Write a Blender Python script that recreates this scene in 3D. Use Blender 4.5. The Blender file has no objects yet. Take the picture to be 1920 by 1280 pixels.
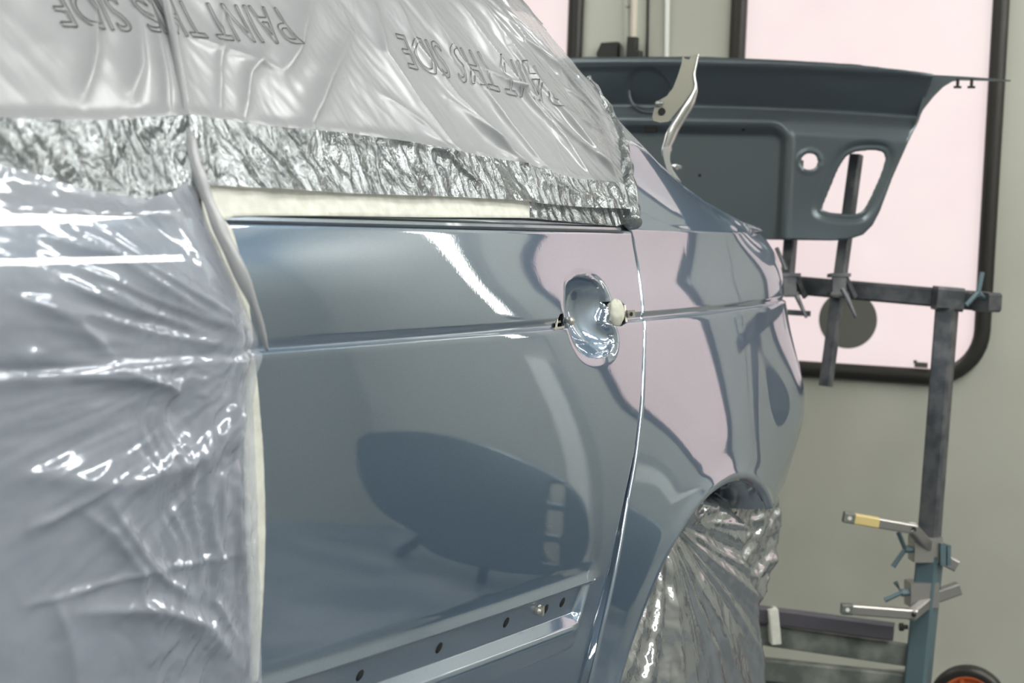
import bpy, bmesh, math
import numpy as np
from mathutils import Vector, Matrix

# ------------------------------------------------------------------ camera, world, exposure
F = 3000.0
HC = 1.15
YAW = math.radians(32.1); PIT = math.atan(230/F); ROLL = .035
CAM = np.array([1.08, 0, HC])
_f0 = np.array([-math.sin(YAW), math.cos(YAW), 0]); _r0 = np.array([math.cos(YAW), math.sin(YAW), 0]); _z = np.array([0, 0, 1.])
FW = _f0*math.cos(PIT)-_z*math.sin(PIT); _u0 = _z*math.cos(PIT)+_f0*math.sin(PIT)
RT = _r0*math.cos(ROLL)+_u0*math.sin(ROLL); UP = _u0*math.cos(ROLL)-_r0*math.sin(ROLL)
C = bpy.context.scene.collection
cd = bpy.data.cameras.new('camera'); co = bpy.data.objects.new('camera', cd); C.objects.link(co)
cd.sensor_width = 36; cd.lens = 36*F/1920; cd.clip_start = .05
co.matrix_world = Matrix(((RT[0], UP[0], -FW[0], CAM[0]), (RT[1], UP[1], -FW[1], CAM[1]), (RT[2], UP[2], -FW[2], CAM[2]), (0, 0, 0, 1)))
cd.dof.use_dof = True; cd.dof.focus_distance = 2.2; cd.dof.aperture_fstop = 6.3
sc = bpy.context.scene
sc.camera = co
wd = bpy.data.worlds.new('world'); sc.world = wd; wd.use_nodes = True
wd.node_tree.nodes['Background'].inputs[0].default_value = (.8, .85, .9, 1); wd.node_tree.nodes['Background'].inputs[1].default_value = .3
sc.view_settings.view_transform = 'Standard'; sc.view_settings.look = 'None'; sc.view_settings.gamma = 1
sc.view_settings.use_curve_mapping = False
sc.view_settings.exposure = 0.13
CEIL_E = 26.0      # ceiling fixture brightness
WIN_E = 0.76      # daylight seen through the tinted door panes
sc.cycles.max_bounces = 8; sc.cycles.glossy_bounces = 5; sc.cycles.transparent_max_bounces = 8
sc.cycles.sample_clamp_indirect = 6

def ray(x, y): return FW+(x-960)/F*RT-(y-640)/F*UP
def proj(P):
    d = np.asarray(P)-CAM; k = d@FW
    return 960+F*(d@RT)/k, 640-F*(d@UP)/k
def hitX(x, y, X):
    d = ray(x, y); return CAM+(X-CAM[0])/d[0]*d
def dep(x, y, k): return CAM+k*ray(x, y)
# the room stands a little askew to the car: a runs along the back wall, b into the room
RA = np.array([.978, .21, 0]); RA /= np.linalg.norm(RA); RB = np.array([RA[1], -RA[0], 0]); RO = np.array([-.21, 3.97, 0])
def room(a, b, z): return RO+a*RA+b*RB+np.array([0, 0, z])
def hitW(x, y, b=0):
    d = ray(x, y); t = ((RO-CAM)@RB+b)/(d@RB); p = CAM+t*d-RO; return p@RA, p[2]

# ------------------------------------------------------------------ helpers
def tag(o, label=None, cat=None, group=None, kind=None):
    if label: o['label'] = label
    if cat: o['category'] = cat
    if group: o['group'] = group
    if kind: o['kind'] = kind
    return o
def empty(name, loc=(0, 0, 0)):
    o = bpy.data.objects.new(name, None); C.objects.link(o); o.location = tuple(loc); o.empty_display_size = .1
    return o
def link(name, V, Fc, mat, parent=None, smooth=True, autos=None):
    me = bpy.data.meshes.new(name)
    me.from_pydata([tuple(map(float, v)) for v in V], [], [tuple(map(int, f)) for f in Fc])
    me.materials.append(mat)
    if smooth: me.polygons.foreach_set('use_smooth', [True]*len(me.polygons))
    me.update()
    o = bpy.data.objects.new(name, me); C.objects.link(o)
    if autos is not None:
        bm = bmesh.new(); bm.from_mesh(me)
        for e in bm.edges:
            if len(e.link_faces) == 2 and e.calc_face_angle(0) > autos: e.smooth = False
        bm.to_mesh(me); bm.free()
    if parent is not None:
        o.parent = parent
        o.matrix_parent_inverse = Matrix.Translation(parent.location).inverted() if parent.type == 'EMPTY' else Matrix()
    return o
def mod(o, t, **k):
    m = o.modifiers.new(t.lower(), t)
    for a, b in k.items(): setattr(m, a, b)
    return m
class MB:
    def __init__(s): s.v = []; s.f = []
    def add(s, V, Fc):
        n = len(s.v); s.v += [tuple(map(float, v)) for v in V]; s.f += [tuple(i+n for i in f) for f in Fc]; return s
    def bar(s, a, b, w, h, up=(0, 0, 1), bev=.0):          # box beam between two points
        a = np.array(a, float); b = np.array(b, float); d = b-a; L = np.linalg.norm(d); d /= L
        up = np.array(up, float); side = np.cross(d, up); side /= np.linalg.norm(side); u = np.cross(side, d)
        c = min(w, h)*.12 if bev == 0 else bev
        prof = [(w/2-c, h/2), (w/2, h/2-c), (w/2, -h/2+c), (w/2-c, -h/2), (-w/2+c, -h/2), (-w/2, -h/2+c), (-w/2, h/2-c), (-w/2+c, h/2)]
        V = [p+side*x+u*y for p in (a, b) for x, y in prof]
        n = 8; Fc = [(i, (i+1) % n, n+(i+1) % n, n+i) for i in range(n)]+[tuple(range(n))[::-1], tuple(range(n, 2*n))]
        return s.add(V, Fc)
    def tube(s, pts, r, n=10, caps=True):
        pts = [np.array(p, float) for p in pts]; rr = r if hasattr(r, '__len__') else [r]*len(pts)
        V = []; ref = None
        for i, p in enumerate(pts):
            d = pts[min(i+1, len(pts)-1)]-pts[max(i-1, 0)]; d /= np.linalg.norm(d)
            if ref is None: ref = np.array([0, 0, 1.]) if abs(d[2]) < .9 else np.array([1., 0, 0])
            a = np.cross(d, ref); a /= np.linalg.norm(a); b = np.cross(d, a); ref = -b if False else ref
            V += [p+rr[i]*(math.cos(t)*a+math.sin(t)*b) for t in np.linspace(0, 2*math.pi, n, endpoint=False)]
        m = len(pts); Fc = [(i*n+j, i*n+(j+1) % n, (i+1)*n+(j+1) % n, (i+1)*n+j) for i in range(m-1) for j in range(n)]
        if caps: Fc += [tuple(range(n))[::-1], tuple(range((m-1)*n, m*n))]
        return s.add(V, Fc)
    def box(s, c, ax, ay, az):                              # centre and three half axes
        c, ax, ay, az = [np.array(q, float) for q in (c, ax, ay, az)]
        V = [c+i*ax+j*ay+k*az for i in (-1, 1) for j in (-1, 1) for k in (-1, 1)]
        return s.add(V, [(0, 1, 3, 2), (4, 6, 7, 5), (0, 4, 5, 1), (2, 3, 7, 6), (0, 2, 6, 4), (1, 5, 7, 3)])
    def prism(s, poly, off):                                # polygon of 3-D points, thickened by a vector
        n = len(poly); P = [np.array(p, float) for p in poly]; off = np.array(off, float)
        return s.add(P+[p+off for p in P], [tuple(range(n))[::-1], tuple(range(n, 2*n))]+[(i, (i+1) % n, n+(i+1) % n, n+i) for i in range(n)])
    def lathe(s, c, axis, prof, n=48):                      # prof: (radius, along axis)
        c = np.array(c, float); ax = np.array(axis, float); ax /= np.linalg.norm(ax)
        r = np.array([0, 0, 1.]) if abs(ax[2]) < .9 else np.array([1., 0, 0])
        a = np.cross(ax, r); a /= np.linalg.norm(a); b = np.cross(ax, a); m = len(prof)
        V = [c+ax*h+q*(math.cos(t)*a+math.sin(t)*b) for q, h in prof for t in np.linspace(0, 2*math.pi, n, endpoint=False)]
        return s.add(V, [(i*n+j, i*n+(j+1) % n, (i+1)*n+(j+1) % n, (i+1)*n+j) for i in range(m-1) for j in range(n)])
    def build(s, name, mat, parent=None, smooth=False, **k):
        o = link(name, s.v, s.f, mat, parent, smooth, **k)
        bm = bmesh.new(); bm.from_mesh(o.data); bmesh.ops.recalc_face_normals(bm, faces=bm.faces); bm.to_mesh(o.data); bm.free()
        return o

def sm(a, b, x): t = np.clip((x-a)/(b-a), 0, 1); return t*t*(3-2*t)
rng = np.random.RandomState(7)
_perm = rng.permutation(256); _grad = rng.rand(256)*2*math.pi
def perlin(x, y):
    x = np.asarray(x, float); y = np.asarray(y, float)
    xi = np.floor(x).astype(int); yi = np.floor(y).astype(int); xf = x-xi; yf = y-yi
    def g(ix, iy, dx, dy):
        a = _grad[_perm[(_perm[ix & 255]+iy) & 255]]; return np.cos(a)*dx+np.sin(a)*dy
    u = xf**3*(xf*(xf*6-15)+10); v = yf**3*(yf*(yf*6-15)+10)
    a = g(xi, yi, xf, yf)*(1-u)+g(xi+1, yi, xf-1, yf)*u
    b = g(xi, yi+1, xf, yf-1)*(1-u)+g(xi+1, yi+1, xf-1, yf-1)*u
    return (a*(1-v)+b*v)*1.4
def ridged(x, y, o=4, gain=.5):
    s = 0; a = 1; 
    for i in range(o): s = s+a*(1-2*np.abs(perlin(x+17.3*i, y+9.1*i))); a *= gain; x = x*2.03; y = y*2.03
    return s/2
def fbm(x, y, o=4):
    s = 0; a = 1
    for i in range(o): s = s+a*perlin(x+7.7*i, y+3.1*i); a *= .5; x = x*2; y = y*2
    return s
def pseg(X, Y, pts, closed=False):                          # distance and nearest point of a polyline
    best = np.full(X.shape, 1e9); nx = np.zeros(X.shape); ny = np.zeros(X.shape); par = np.zeros(X.shape)
    P = list(pts)+([pts[0]] if closed else []); n = len(P)-1
    for i in range(n):
        ax, ay = P[i]; bx, by = P[i+1]; dx = bx-ax; dy = by-ay; L = dx*dx+dy*dy+1e-12
        t = np.clip(((X-ax)*dx+(Y-ay)*dy)/L, 0, 1); qx = ax+t*dx; qy = ay+t*dy
        d = np.hypot(X-qx, Y-qy); m = d < best
        best = np.where(m, d, best); nx = np.where(m, qx, nx); ny = np.where(m, qy, ny); par = np.where(m, (i+t)/n, par)
    return best, nx, ny, par
def inside(X, Y, poly):
    r = np.zeros(np.shape(X), bool); n = len(poly)
    for i in range(n):
        ax, ay = poly[i]; bx, by = poly[(i+1) % n]
        if ay == by: continue
        c = ((ay > Y) != (by > Y)) & (X < (bx-ax)*(Y-ay)/(by-ay)+ax); r ^= c
    return r
def smooth_poly(pts, k=3, closed=True):                     # Chaikin
    P = [tuple(p) for p in pts]
    for _ in range(k):
        Q = []; n = len(P)
        for i in range(n if closed else n-1):
            a = P[i]; b = P[(i+1) % n]
            Q += [tuple(.75*np.array(a)+.25*np.array(b)), tuple(.25*np.array(a)+.75*np.array(b))]
        if not closed: Q = [P[0]]+Q+[P[-1]]
        P = Q
    return P
def grid_clip(U, V, keep=None, holes=()):
    """clip a parameter grid (rows x cols) to polygons: returns the moved parameters and the kept faces"""
    U = U.copy(); V = V.copy(); nr, nc = U.shape
    uc = (U[:-1, :-1]+U[1:, :-1]+U[:-1, 1:]+U[1:, 1:])/4; vc = (V[:-1, :-1]+V[1:, :-1]+V[:-1, 1:]+V[1:, 1:])/4
    k = np.ones(uc.shape, bool)
    if keep is not None: k &= inside(uc, vc, keep)
    for h in holes: k &= ~inside(uc, vc, h)
    cntk = np.zeros(U.shape, int); cnta = np.zeros(U.shape, int)
    for i in (0, 1):
        for j in (0, 1):
            cntk[i:nr-1+i, j:nc-1+j] += k; cnta[i:nr-1+i, j:nc-1+j] += 1
    bd = (cntk > 0) & (cntk < cnta)
    su = np.abs(np.diff(U, axis=1)).mean(); sv = np.abs(np.diff(V, axis=0)).mean(); lim = 1.3*max(su, sv)
    bu = U[bd]; bv = V[bd]; best = np.full(bu.shape, 1e9); qu = bu.copy(); qv = bv.copy()
    for poly in ([keep] if keep is not None else [])+list(holes):
        d, x, y, _ = pseg(bu, bv, poly, True); m = d < best; best = np.where(m, d, best); qu = np.where(m, x, qu); qv = np.where(m, y, qv)
    ok = best < lim; bu = np.where(ok, qu, bu); bv = np.where(ok, qv, bv); U[bd] = bu; V[bd] = bv
    idx = np.arange(nr*nc).reshape(nr, nc); ii, jj = np.nonzero(k)
    Fc = np.stack([idx[ii, jj], idx[ii, jj+1], idx[ii+1, jj+1], idx[ii+1, jj]], 1)
    return U, V, Fc
def compact(P, Fc):
    used = np.unique(Fc); mp = -np.ones(len(P), int); mp[used] = np.arange(len(used)); return P[used], mp[Fc]

# ------------------------------------------------------------------ materials
def mat(name, col=(.5, .5, .5), rough=.5, metal=0, **k):
    m = bpy.data.materials.new(name); m.use_nodes = True; b = m.node_tree.nodes['Principled BSDF']
    b.inputs['Base Color'].default_value = (*col, 1); b.inputs['Roughness'].default_value = rough; b.inputs['Metallic'].default_value = metal
    for a, v in k.items():
        b.inputs[a.replace('_', ' ')].default_value = v
    return m
def nd(m, t, **k):
    n = m.node_tree.nodes.new(t)
    for a, b in k.items():
        if a in n.inputs.keys(): n.inputs[a].default_value = b
        else: setattr(n, a, b)
    return n
def lk(m, a, b): m.node_tree.links.new(a, b)
def coords(m, scale=(1, 1, 1), rot=(0, 0, 0), src='Object'):
    tc = nd(m, 'ShaderNodeTexCoord'); mp = nd(m, 'ShaderNodeMapping'); lk(m, tc.outputs[src], mp.inputs[0])
    mp.inputs['Scale'].default_value = scale; mp.inputs['Rotation'].default_value = rot
    return mp.outputs[0]
def noise_color(m, c1, c2, scale, detail=4, lo=.4, hi=.6, co_=None):
    n = nd(m, 'ShaderNodeTexNoise', Scale=scale, Detail=detail); r = nd(m, 'ShaderNodeValToRGB')
    r.color_ramp.elements[0].position = lo; r.color_ramp.elements[1].position = hi
    r.color_ramp.elements[0].color = (*c1, 1); r.color_ramp.elements[1].color = (*c2, 1)
    lk(m, co_ or coords(m), n.inputs['Vector']); lk(m, n.outputs['Fac'], r.inputs[0])
    lk(m, r.outputs[0], m.node_tree.nodes['Principled BSDF'].inputs['Base Color'])
def bump(m, h, strength, dist, prev=None):
    b = nd(m, 'ShaderNodeBump'); b.inputs['Strength'].default_value = strength; b.inputs['Distance'].default_value = dist
    lk(m, h, b.inputs['Height'])
    if prev: lk(m, prev, b.inputs['Normal'])
    return b.outputs[0]

PAINT = mat('metallic_paint', (.15, .20, .26), .38, .6, Coat_Weight=1., Coat_Roughness=.004, Coat_IOR=3.4)
def paint_nodes(m, c1, c2):
    n = nd(m, 'ShaderNodeTexNoise', Scale=2200., Detail=1.); r = nd(m, 'ShaderNodeValToRGB')
    r.color_ramp.elements[0].color = (*c1, 1); r.color_ramp.elements[1].color = (*c2, 1)
    r.color_ramp.elements[0].position = .35; r.color_ramp.elements[1].position = .65
    co_ = coords(m); lk(m, co_, n.inputs['Vector']); lk(m, n.outputs[0], r.inputs[0])
    b = m.node_tree.nodes['Principled BSDF']; lk(m, r.outputs[0], b.inputs['Base Color'])
    n2 = nd(m, 'ShaderNodeTexNoise', Scale=300., Detail=1.); lk(m, co_, n2.inputs['Vector'])
    lk(m, bump(m, n2.outputs[0], .018, .0006), b.inputs['Coat Normal'])
paint_nodes(PAINT, (.075, .122, .19), (.118, .182, .268))
DARKGLASS = mat('covered_glass', (.22, .24, .26), .25)
TAPE = mat('masking_tape', (.70, .70, .62), .6)
noise_color(TAPE, (.50, .51, .46), (.60, .61, .56), 60, lo=.35, hi=.65)
STEEL = mat('zinc_steel', (.55, .54, .50), .38, .85)
BLACK = mat('black_plastic', (.012, .012, .012), .5)
HOLE = mat('dark_opening', (.004, .004, .004), .8)
RUBBER = mat('black_rubber', (.016, .015, .013), .38)
LID = mat('satin_dark_paint', (.125, .15, .165), .36, .75)
STAND = mat('stand_grey_paint', (.085, .09, .10), .42, .5)
noise_color(STAND, (.06, .066, .075), (.12, .125, .135), 25)
STANDB = mat('stand_blue_paint', (.10, .155, .18), .45, .3)
STANDG = mat('stand_worn_grey', (.16, .18, .165), .6, .2)
noise_color(STANDG, (.11, .125, .115), (.24, .26, .24), 14)
ZINC = mat('worn_zinc', (.35, .34, .33), .35, .8)
YELL = mat('yellow_tape', (.62, .50, .22), .5)
WALL = mat('booth_wall_paint', (.40, .42, .375), .5)
noise_color(WALL, (.385, .39, .335), (.43, .44, .385), 3.5, 5, .3, .7)
DOORP = mat('booth_door_paint', (.46, .48, .42), .4)
CEIL = mat('ceiling_paint', (.62, .65, .62), .6)
FLOOR = mat('floor_paint', (.13, .15, .17), .35)
noise_color(FLOOR, (.10, .115, .13), (.17, .19, .205), 2.5)

# ------------------------------------------------------------------ the car's surface
ZB, ZC = 1.139, 1.008
_s = np.linspace(-.6, 4.2, 4801)
_phi = np.radians(np.interp(_s, [-.6, .6, 1.25, 1.75, 2.07, 2.4, 2.7, 2.92, 3.06, 3.14, 3.24, 4.2], [-3.5, -2.0, -.6, 2.2, 3.4, 5.4, 9.0, 15, 27, 50, 88, 90]))
_k = np.ones(121)/121; _phi = np.convolve(np.pad(_phi, 60, 'edge'), _k, 'valid')
_py = -.6+np.concatenate([[0], np.cumsum(np.cos(_phi[:-1])*np.diff(_s))]); _px = -np.concatenate([[0], np.cumsum(np.sin(_phi[:-1])*np.diff(_s))])
_px -= np.interp(1.6, _s, _px)
def plan(s): return np.interp(s, _s, _px), np.interp(s, _s, _py), np.interp(s, _s, _phi)
# roof / rear pillar / boot edge: traced heights with their distance inside the body side
_edge = [(960, 0, -.27), (1030, 75, -.255), (1100, 150, -.235), (1150, 208, -.215), (1200, 262, -.195), (1245, 310, -.178), (1290, 352, -.165), (1330, 382, -.155), (1370, 405, -.150), (1405, 424, -.150), (1432, 440, -.155)]
_E = np.array([hitX(*e) for e in _edge])
_es = np.interp(_E[:, 1], _py[:3700], _s[:3700])
_ez = _E[:, 2]; _eo = _E[:, 0]-np.interp(_es, _s, _px)
_es = np.concatenate([[-.6, 1.6], _es, [3.3, 4.2]]); _ez = np.concatenate([[1.50, 1.53], _ez, [1.145, 1.145]]); _eo = np.concatenate([[-.27, -.27], _eo, [-.07, -.07]])
_ez = np.maximum(_ez, ZB+.004)
print('EDGE', np.round(_es, 3), np.round(_ez, 3), np.round(_eo, 3))
def sec(z, s, notch=True):                                              # outward offset of the side below the belt
    up = -.0035-.04*(z-1.015)-1.15*np.clip(z-1.015, 0, None)**2
    lo = .0085-.17*(z-.77)**2-.5*np.clip(.50-z, 0, None)**2
    o = np.where(z > ZC, up, lo)
    w = sm(ZC-.012, ZC+.012, z); o = np.where(np.abs(z-ZC) < .012, lo*(1-w)+up*w, o)
    d = z-ZC; o = o-(.0050 if notch else 0)*np.where(d > 0, 1-sm(0, .0115, d), 1-sm(0, .0045, -d))
    q = np.clip(s, .9, 2.35)-1.6; q = q-.0*q; o = o-np.where(z > ZC, ((z-ZC)-18*np.clip(z-ZC-.05, 0, None)**2)*.36*.5*np.tanh(q/.5), -.24*np.tanh((ZC-z)/.24)*.21*q)*sm(3.1, 2.5, s)
    o = o-.028*sm(2.55, 2.95, s)*(np.clip(z-1.05, 0, None)/.089)**2
    o = o+.040*sm(2.65, 3.05, s)*np.exp(-((z-.80)/.13)**2)
    return o
def chan(s, z):                                             # moulding channel pressed into the rear door
    zt, zb = .645, .606; end = 1.935+(z-zt)*.45
    k = sm(-.004, .007, end-s)
    m = np.interp(z, [zb-.045, zb-.026, zb-.019, zb-.013, zb, zb+.0015, zt-.002, zt+.001, zt+.005, zt+.018, zt+.030], [0, .0035, .0042, .0015, -.0125, -.0125, -.0075, .001, .0062, .0012, 0])
    return m*np.where(z > zt, sm(-.03, .02, end-s), np.where(z < zb-.013, sm(-.012, .02, end-s), k))
KID = [(1063, 547), (1063, 534), (1070, 525), (1084, 518), (1100, 519), (1116, 525), (1129, 536), (1137, 552), (1141, 566), (1142, 590), (1142, 609), (1152, 622), (1154, 638), (1152, 653), (1145, 664), (1130, 671), (1112, 672), (1097, 665), (1086, 652), (1077, 634), (1070, 615), (1066, 597), (1062, 575)]
KIDP = None
def bowl(s, z):
    if KIDP is None: return 0*s
    m = (np.abs(s-1.87) < .25) & (np.abs(z-1.0) < .2); r = np.zeros(np.broadcast(s, z).shape)
    S, Z = np.broadcast_arrays(s, z); m = (np.abs(S-1.90) < .22) & (np.abs(Z-1.0) < .16)
    if m.any():
        d = pseg(S[m], Z[m], KIDP, True)[0]; i = inside(S[m], Z[m], KIDP); d = np.where(i, d, -d)
        a = (S[m]-BG[0])/BG[2]; b = (Z[m]-BG[1])/BG[2]; a0 = np.clip(a.astype(int), 0, BW.shape[1]-2); b0 = np.clip(b.astype(int), 0, BW.shape[0]-2); fa = np.clip(a-a0, 0, 1); fb = np.clip(b-b0, 0, 1)
        u = BW[b0, a0]*(1-fa)*(1-fb)+BW[b0, a0+1]*fa*(1-fb)+BW[b0+1, a0]*(1-fa)*fb+BW[b0+1, a0+1]*fa*fb
        r[m] = -.036*np.clip(u, 0, 1)**.62*sm(-.0015, .0035, d)-.0012*np.exp(-((d+.002)/.006)**2)
        za, zb_ = .935, 1.065; oa = sec(za+0*Z[m], S[m], False); ob_ = sec(zb_+0*Z[m], S[m], False); r[m] += (oa+(ob_-oa)*(Z[m]-za)/(zb_-za)-sec(Z[m], S[m]))*sm(-.005, .005, d)
    return r
def body(s, v, extra=True, off=0.):
    """v 0..1 sill to belt, 1..2 belt to roof edge, 2..3 rolled in"""
    s, v = np.broadcast_arrays(np.asarray(s, float), np.asarray(v, float))
    x, y, ph = plan(s); zt = np.interp(s, _es, _ez); ot = np.interp(s, _es, _eo)
    z = np.where(v <= 1, .30+v*(ZB-.30), ZB+np.clip(v-1, 0, 1)*(zt-ZB))
    zz = np.minimum(z, ZB); o = sec(zz, s); ob = o
    t = np.clip(v-1, 0, 1); o = np.where(v > 1, ob-.002*sm(0, .06, t)+(ot-ob)*t**1.12, o)
    if extra:
        o = o+np.where((v < 1) & (s < 2.2), chan(s, z)+bowl(s, z), 0)
    o = o+off
    c = np.clip(v-2, 0, 1); o = o-.10*c*c-.01*c; z = z+.012*np.sin(np.clip(c*2, 0, 1)*math.pi/2)-.0*c+off*.3*sm(1.2, 2, v)
    nx = np.cos(ph); ny = np.sin(ph)
    return np.stack([x+nx*o, y+ny*o, z], -1)
def vz(z): return (z-.30)/(ZB-.30)
_gs, _gv = np.meshgrid(np.linspace(.6, 3.3, 1351), np.concatenate([np.linspace(0, 1, 421), np.linspace(1.004, 2, 250)]))
_gp = body(_gs, _gv, False); _gx, _gy = proj(_gp); _du = np.roll(_gp, -1, 1)-_gp; _dv = np.roll(_gp, -1, 0)-_gp
_nn = np.cross(_du, _dv); _ff = (np.einsum('ijk,ijk->ij', _nn, _gp-CAM) > 0) if np.einsum('k,k->', _nn[200, 400], _gp[200, 400]-CAM) > 0 else (np.einsum('ijk,ijk->ij', _nn, _gp-CAM) < 0)
_gx = np.where(_ff, _gx, 1e6)
print('SIL', [round(float(np.where(_gx < 1e5, _gx, -1)[int(421*vz(z)), :].max())) for z in (.7, .8, .9, 1.0, 1.05, 1.1, 1.13)], [round(float(_gy[int(421*vz(z)), np.where(_gx < 1e5, _gx, -1)[int(421*vz(z)), :].argmax()])) for z in (.7, .8, .9, 1.0, 1.05, 1.1, 1.13)])
def surf(px, py):                                           # pixel of the photograph -> place on the body side
    d = (_gx-px)**2+(_gy-py)**2; i, j = np.unravel_index(np.argmin(d), d.shape)
    s, v = _gs[i, j], _gv[i, j]
    if 0 < i < _gs.shape[0]-1 and 0 < j < _gs.shape[1]-1:   # one linear refinement
        a = (_gx[i, j+1]-_gx[i, j-1])/(_gs[i, j+1]-_gs[i, j-1]); b = (_gx[i+1, j]-_gx[i-1, j])/(_gv[i+1, j]-_gv[i-1, j])
        c = (_gy[i, j+1]-_gy[i, j-1])/(_gs[i, j+1]-_gs[i, j-1]); e = (_gy[i+1, j]-_gy[i-1, j])/(_gv[i+1, j]-_gv[i-1, j])
        D = a*e-b*c
        if abs(D) > 1e-6 and abs(a) < 1e5:
            ds = (e*(px-_gx[i, j])-b*(py-_gy[i, j]))/D; dv = (-c*(px-_gx[i, j])+a*(py-_gy[i, j]))/D
            if abs(ds) < .01 and abs(dv) < .01: s += ds; v += dv
    return s, v
def surfs(L): return np.array([surf(*p) for p in L])
_kp = surfs(KID); _kq = smooth_poly([(a, .30+b*(ZB-.30)) for a, b in _kp], 2)
_ka = np.array(_kq); BG = (_ka[:, 0].min()-.01, _ka[:, 1].min()-.01, .0015)     # a smooth scooped bowl over the recess outline
_bx, _bz = np.meshgrid(np.arange(BG[0], _ka[:, 0].max()+.01, BG[2]), np.arange(BG[1], _ka[:, 1].max()+.01, BG[2])); _bi = inside(_bx, _bz, _kq); BW = np.zeros(_bx.shape)
for _ in range(2500):
    BW[1:-1, 1:-1] = .25*(BW[2:, 1:-1]+BW[:-2, 1:-1]+BW[1:-1, 2:]+BW[1:-1, :-2])+1; BW[~_bi] = 0
BW /= BW.max(); KIDP = _kq

car = tag(empty('car', (-.4, 1.6, 0)), 'freshly painted blue-grey saloon car, masked in plastic film, behind part of the side', 'car')
car['label'] = 'freshly painted glossy blue-grey car masked with film, its rear door bare'

shut = surfs([(1185, 432), (1197, 500), (1206, 600), (1207, 660), (1203, 750), (1190, 850), (1170, 945), (1148, 1050), (1118, 1170), (1092, 1278)])
front = surfs([(425, 432), (440, 480), (452, 540), (461, 600), (467, 660), (474, 740), (482, 830), (486, 920), (487, 1010), (484, 1100), (480, 1190), (477, 1275)])
def edge_s(tr, v):
    o = np.argsort(tr[:, 1]); V = tr[o, 1]; S = tr[o, 0]; r = np.interp(v, V, S)
    k = (S[1]-S[0])/(V[1]-V[0]+1e-9); return np.where(v < V[0], S[0]+np.clip(k, -.3, .6)*(v-V[0]), r)
def smooth1(a, n):
    return np.convolve(np.pad(a, n, 'edge'), np.ones(2*n+1)/(2*n+1), 'valid')
def roll_in(d, r=.0045): return np.where(d < r, r-np.sqrt(np.clip(r*r-(r-np.clip(d, 0, r))**2, 0, None)), 0)*1.0

# rear door skin
def strip(vs, sl, sr, n, fine=(0, 0), r=.0036):
    e = np.array([0, .15, .35, .6, .9, 1.3, 2.0])*r; L = (sr-sl)
    cols = [];
    base = np.linspace(0, 1, n)
    S = sl[:, None]+2*r+(L-4*r)[:, None]*base[None]
    S = np.concatenate([sl[:, None]+e[None, :-1], S, sr[:, None]-e[None, :-1][:, ::-1]], 1)
    D = np.minimum(S-sl[:, None], sr[:, None]-S)
    V = np.repeat(vs[:, None], S.shape[1], 1); return S, V, D
def push(P, s, d):                                          # move points inward along the body normal
    ph = plan(s)[2]; return P-np.stack([np.cos(ph)*d, np.sin(ph)*d, 0*d], -1)
vs = np.unique(np.concatenate([np.linspace(0, 1, 300), vz(np.linspace(.590, .655, 56)), vz(np.linspace(.94, 1.07, 105))]))
sl = smooth1(edge_s(front, vs), 6); sr = smooth1(edge_s(shut, vs), 6)-.0012
S, V, D = strip(vs, sl, sr, 520)
hl = [(s, v) for s, v in surfs([(1040, 604), (1050, 589), (1056, 587), (1057, 612), (1055, 617), (1039, 617)])]
hr = [(s, v) for s, v in surfs([(1139, 566), (1162, 563), (1173, 574), (1176, 602), (1165, 611), (1149, 610), (1144, 600)])]
S2, V2, Fc = grid_clip(S, V, None, [hl, hr])
P = push(body(S2, V2), S2, roll_in(D, .0036))
top = np.clip(vs-(1-.008), 0, None)[:, None]/.008; P = push(P, S2, .004*top**2*np.ones_like(S2))
P, Fc2 = compact(P.reshape(-1, 3), Fc)
rear_door = link('rear_door', P, Fc2, PAINT, car); mod(rear_door, 'SOLIDIFY', thickness=.0012, offset=-1.0)

# quarter panel: wheel arch circle in side view
_ap = surfs([(1146, 1262), (1178, 1160), (1222, 1050), (1268, 972), (1318, 925), (1372, 912), (1418, 940)]); _ax = _ap[:, 0]; _az = .30+_ap[:, 1]*(ZB-.30)
_q = np.linalg.lstsq(np.stack([2*_ax, 2*_az, np.ones(7)], 1), _ax**2+_az**2, rcond=None)[0]
AY, AZ = _q[0], _q[1]; AR = math.sqrt(_q[2]+AY*AY+AZ*AZ); print('ARCH', AY, AZ, AR)
arch = [(AY+AR*math.cos(t), vz(AZ+AR*math.sin(t))) for t in np.linspace(-.6, math.pi+.6, 90)]+[(AY-.5, -.3), (AY+.5, -.3)]
arch = [(AY+AR*math.cos(t), vz(AZ+AR*math.sin(t)*(1 if math.sin(t) > -.3 else 1))) for t in np.linspace(0, math.pi, 90)]+[(AY-AR, -.4), (AY+AR, -.4)]
vs = np.concatenate([np.linspace(0, 1, 330), np.linspace(1.003, 2, 120), np.linspace(2.05, 3, 16)])
vs = np.unique(np.concatenate([vs, vz(np.linspace(.99, 1.025, 30))]))
upedge = surfs([(1185, 432), (1180, 400), (1174, 360), (1166, 310), (1157, 270), (1143, 232), (1122, 195), (1105, 168)])
slq = edge_s(shut, np.minimum(vs, 1)); slq = np.where(vs > 1, np.interp(vs, upedge[:, 1], upedge[:, 0]-.02), slq); slq = smooth1(slq, 5)+.0012
srq = np.full(vs.shape, 3.9)
S, V, D = strip(vs, slq, srq, 560)
t = np.linspace(0, 1, 560)**.85
bumper = [(2.58, vz(.655)), (3.9, vz(.655)), (3.9, -.5), (2.58, -.5)]
S2, V2, Fc = grid_clip(S, V, None, [arch, bumper])
P = body(S2, V2)
da = np.hypot(S2-AY, (.30+V2*(ZB-.30))-AZ)-AR
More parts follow.
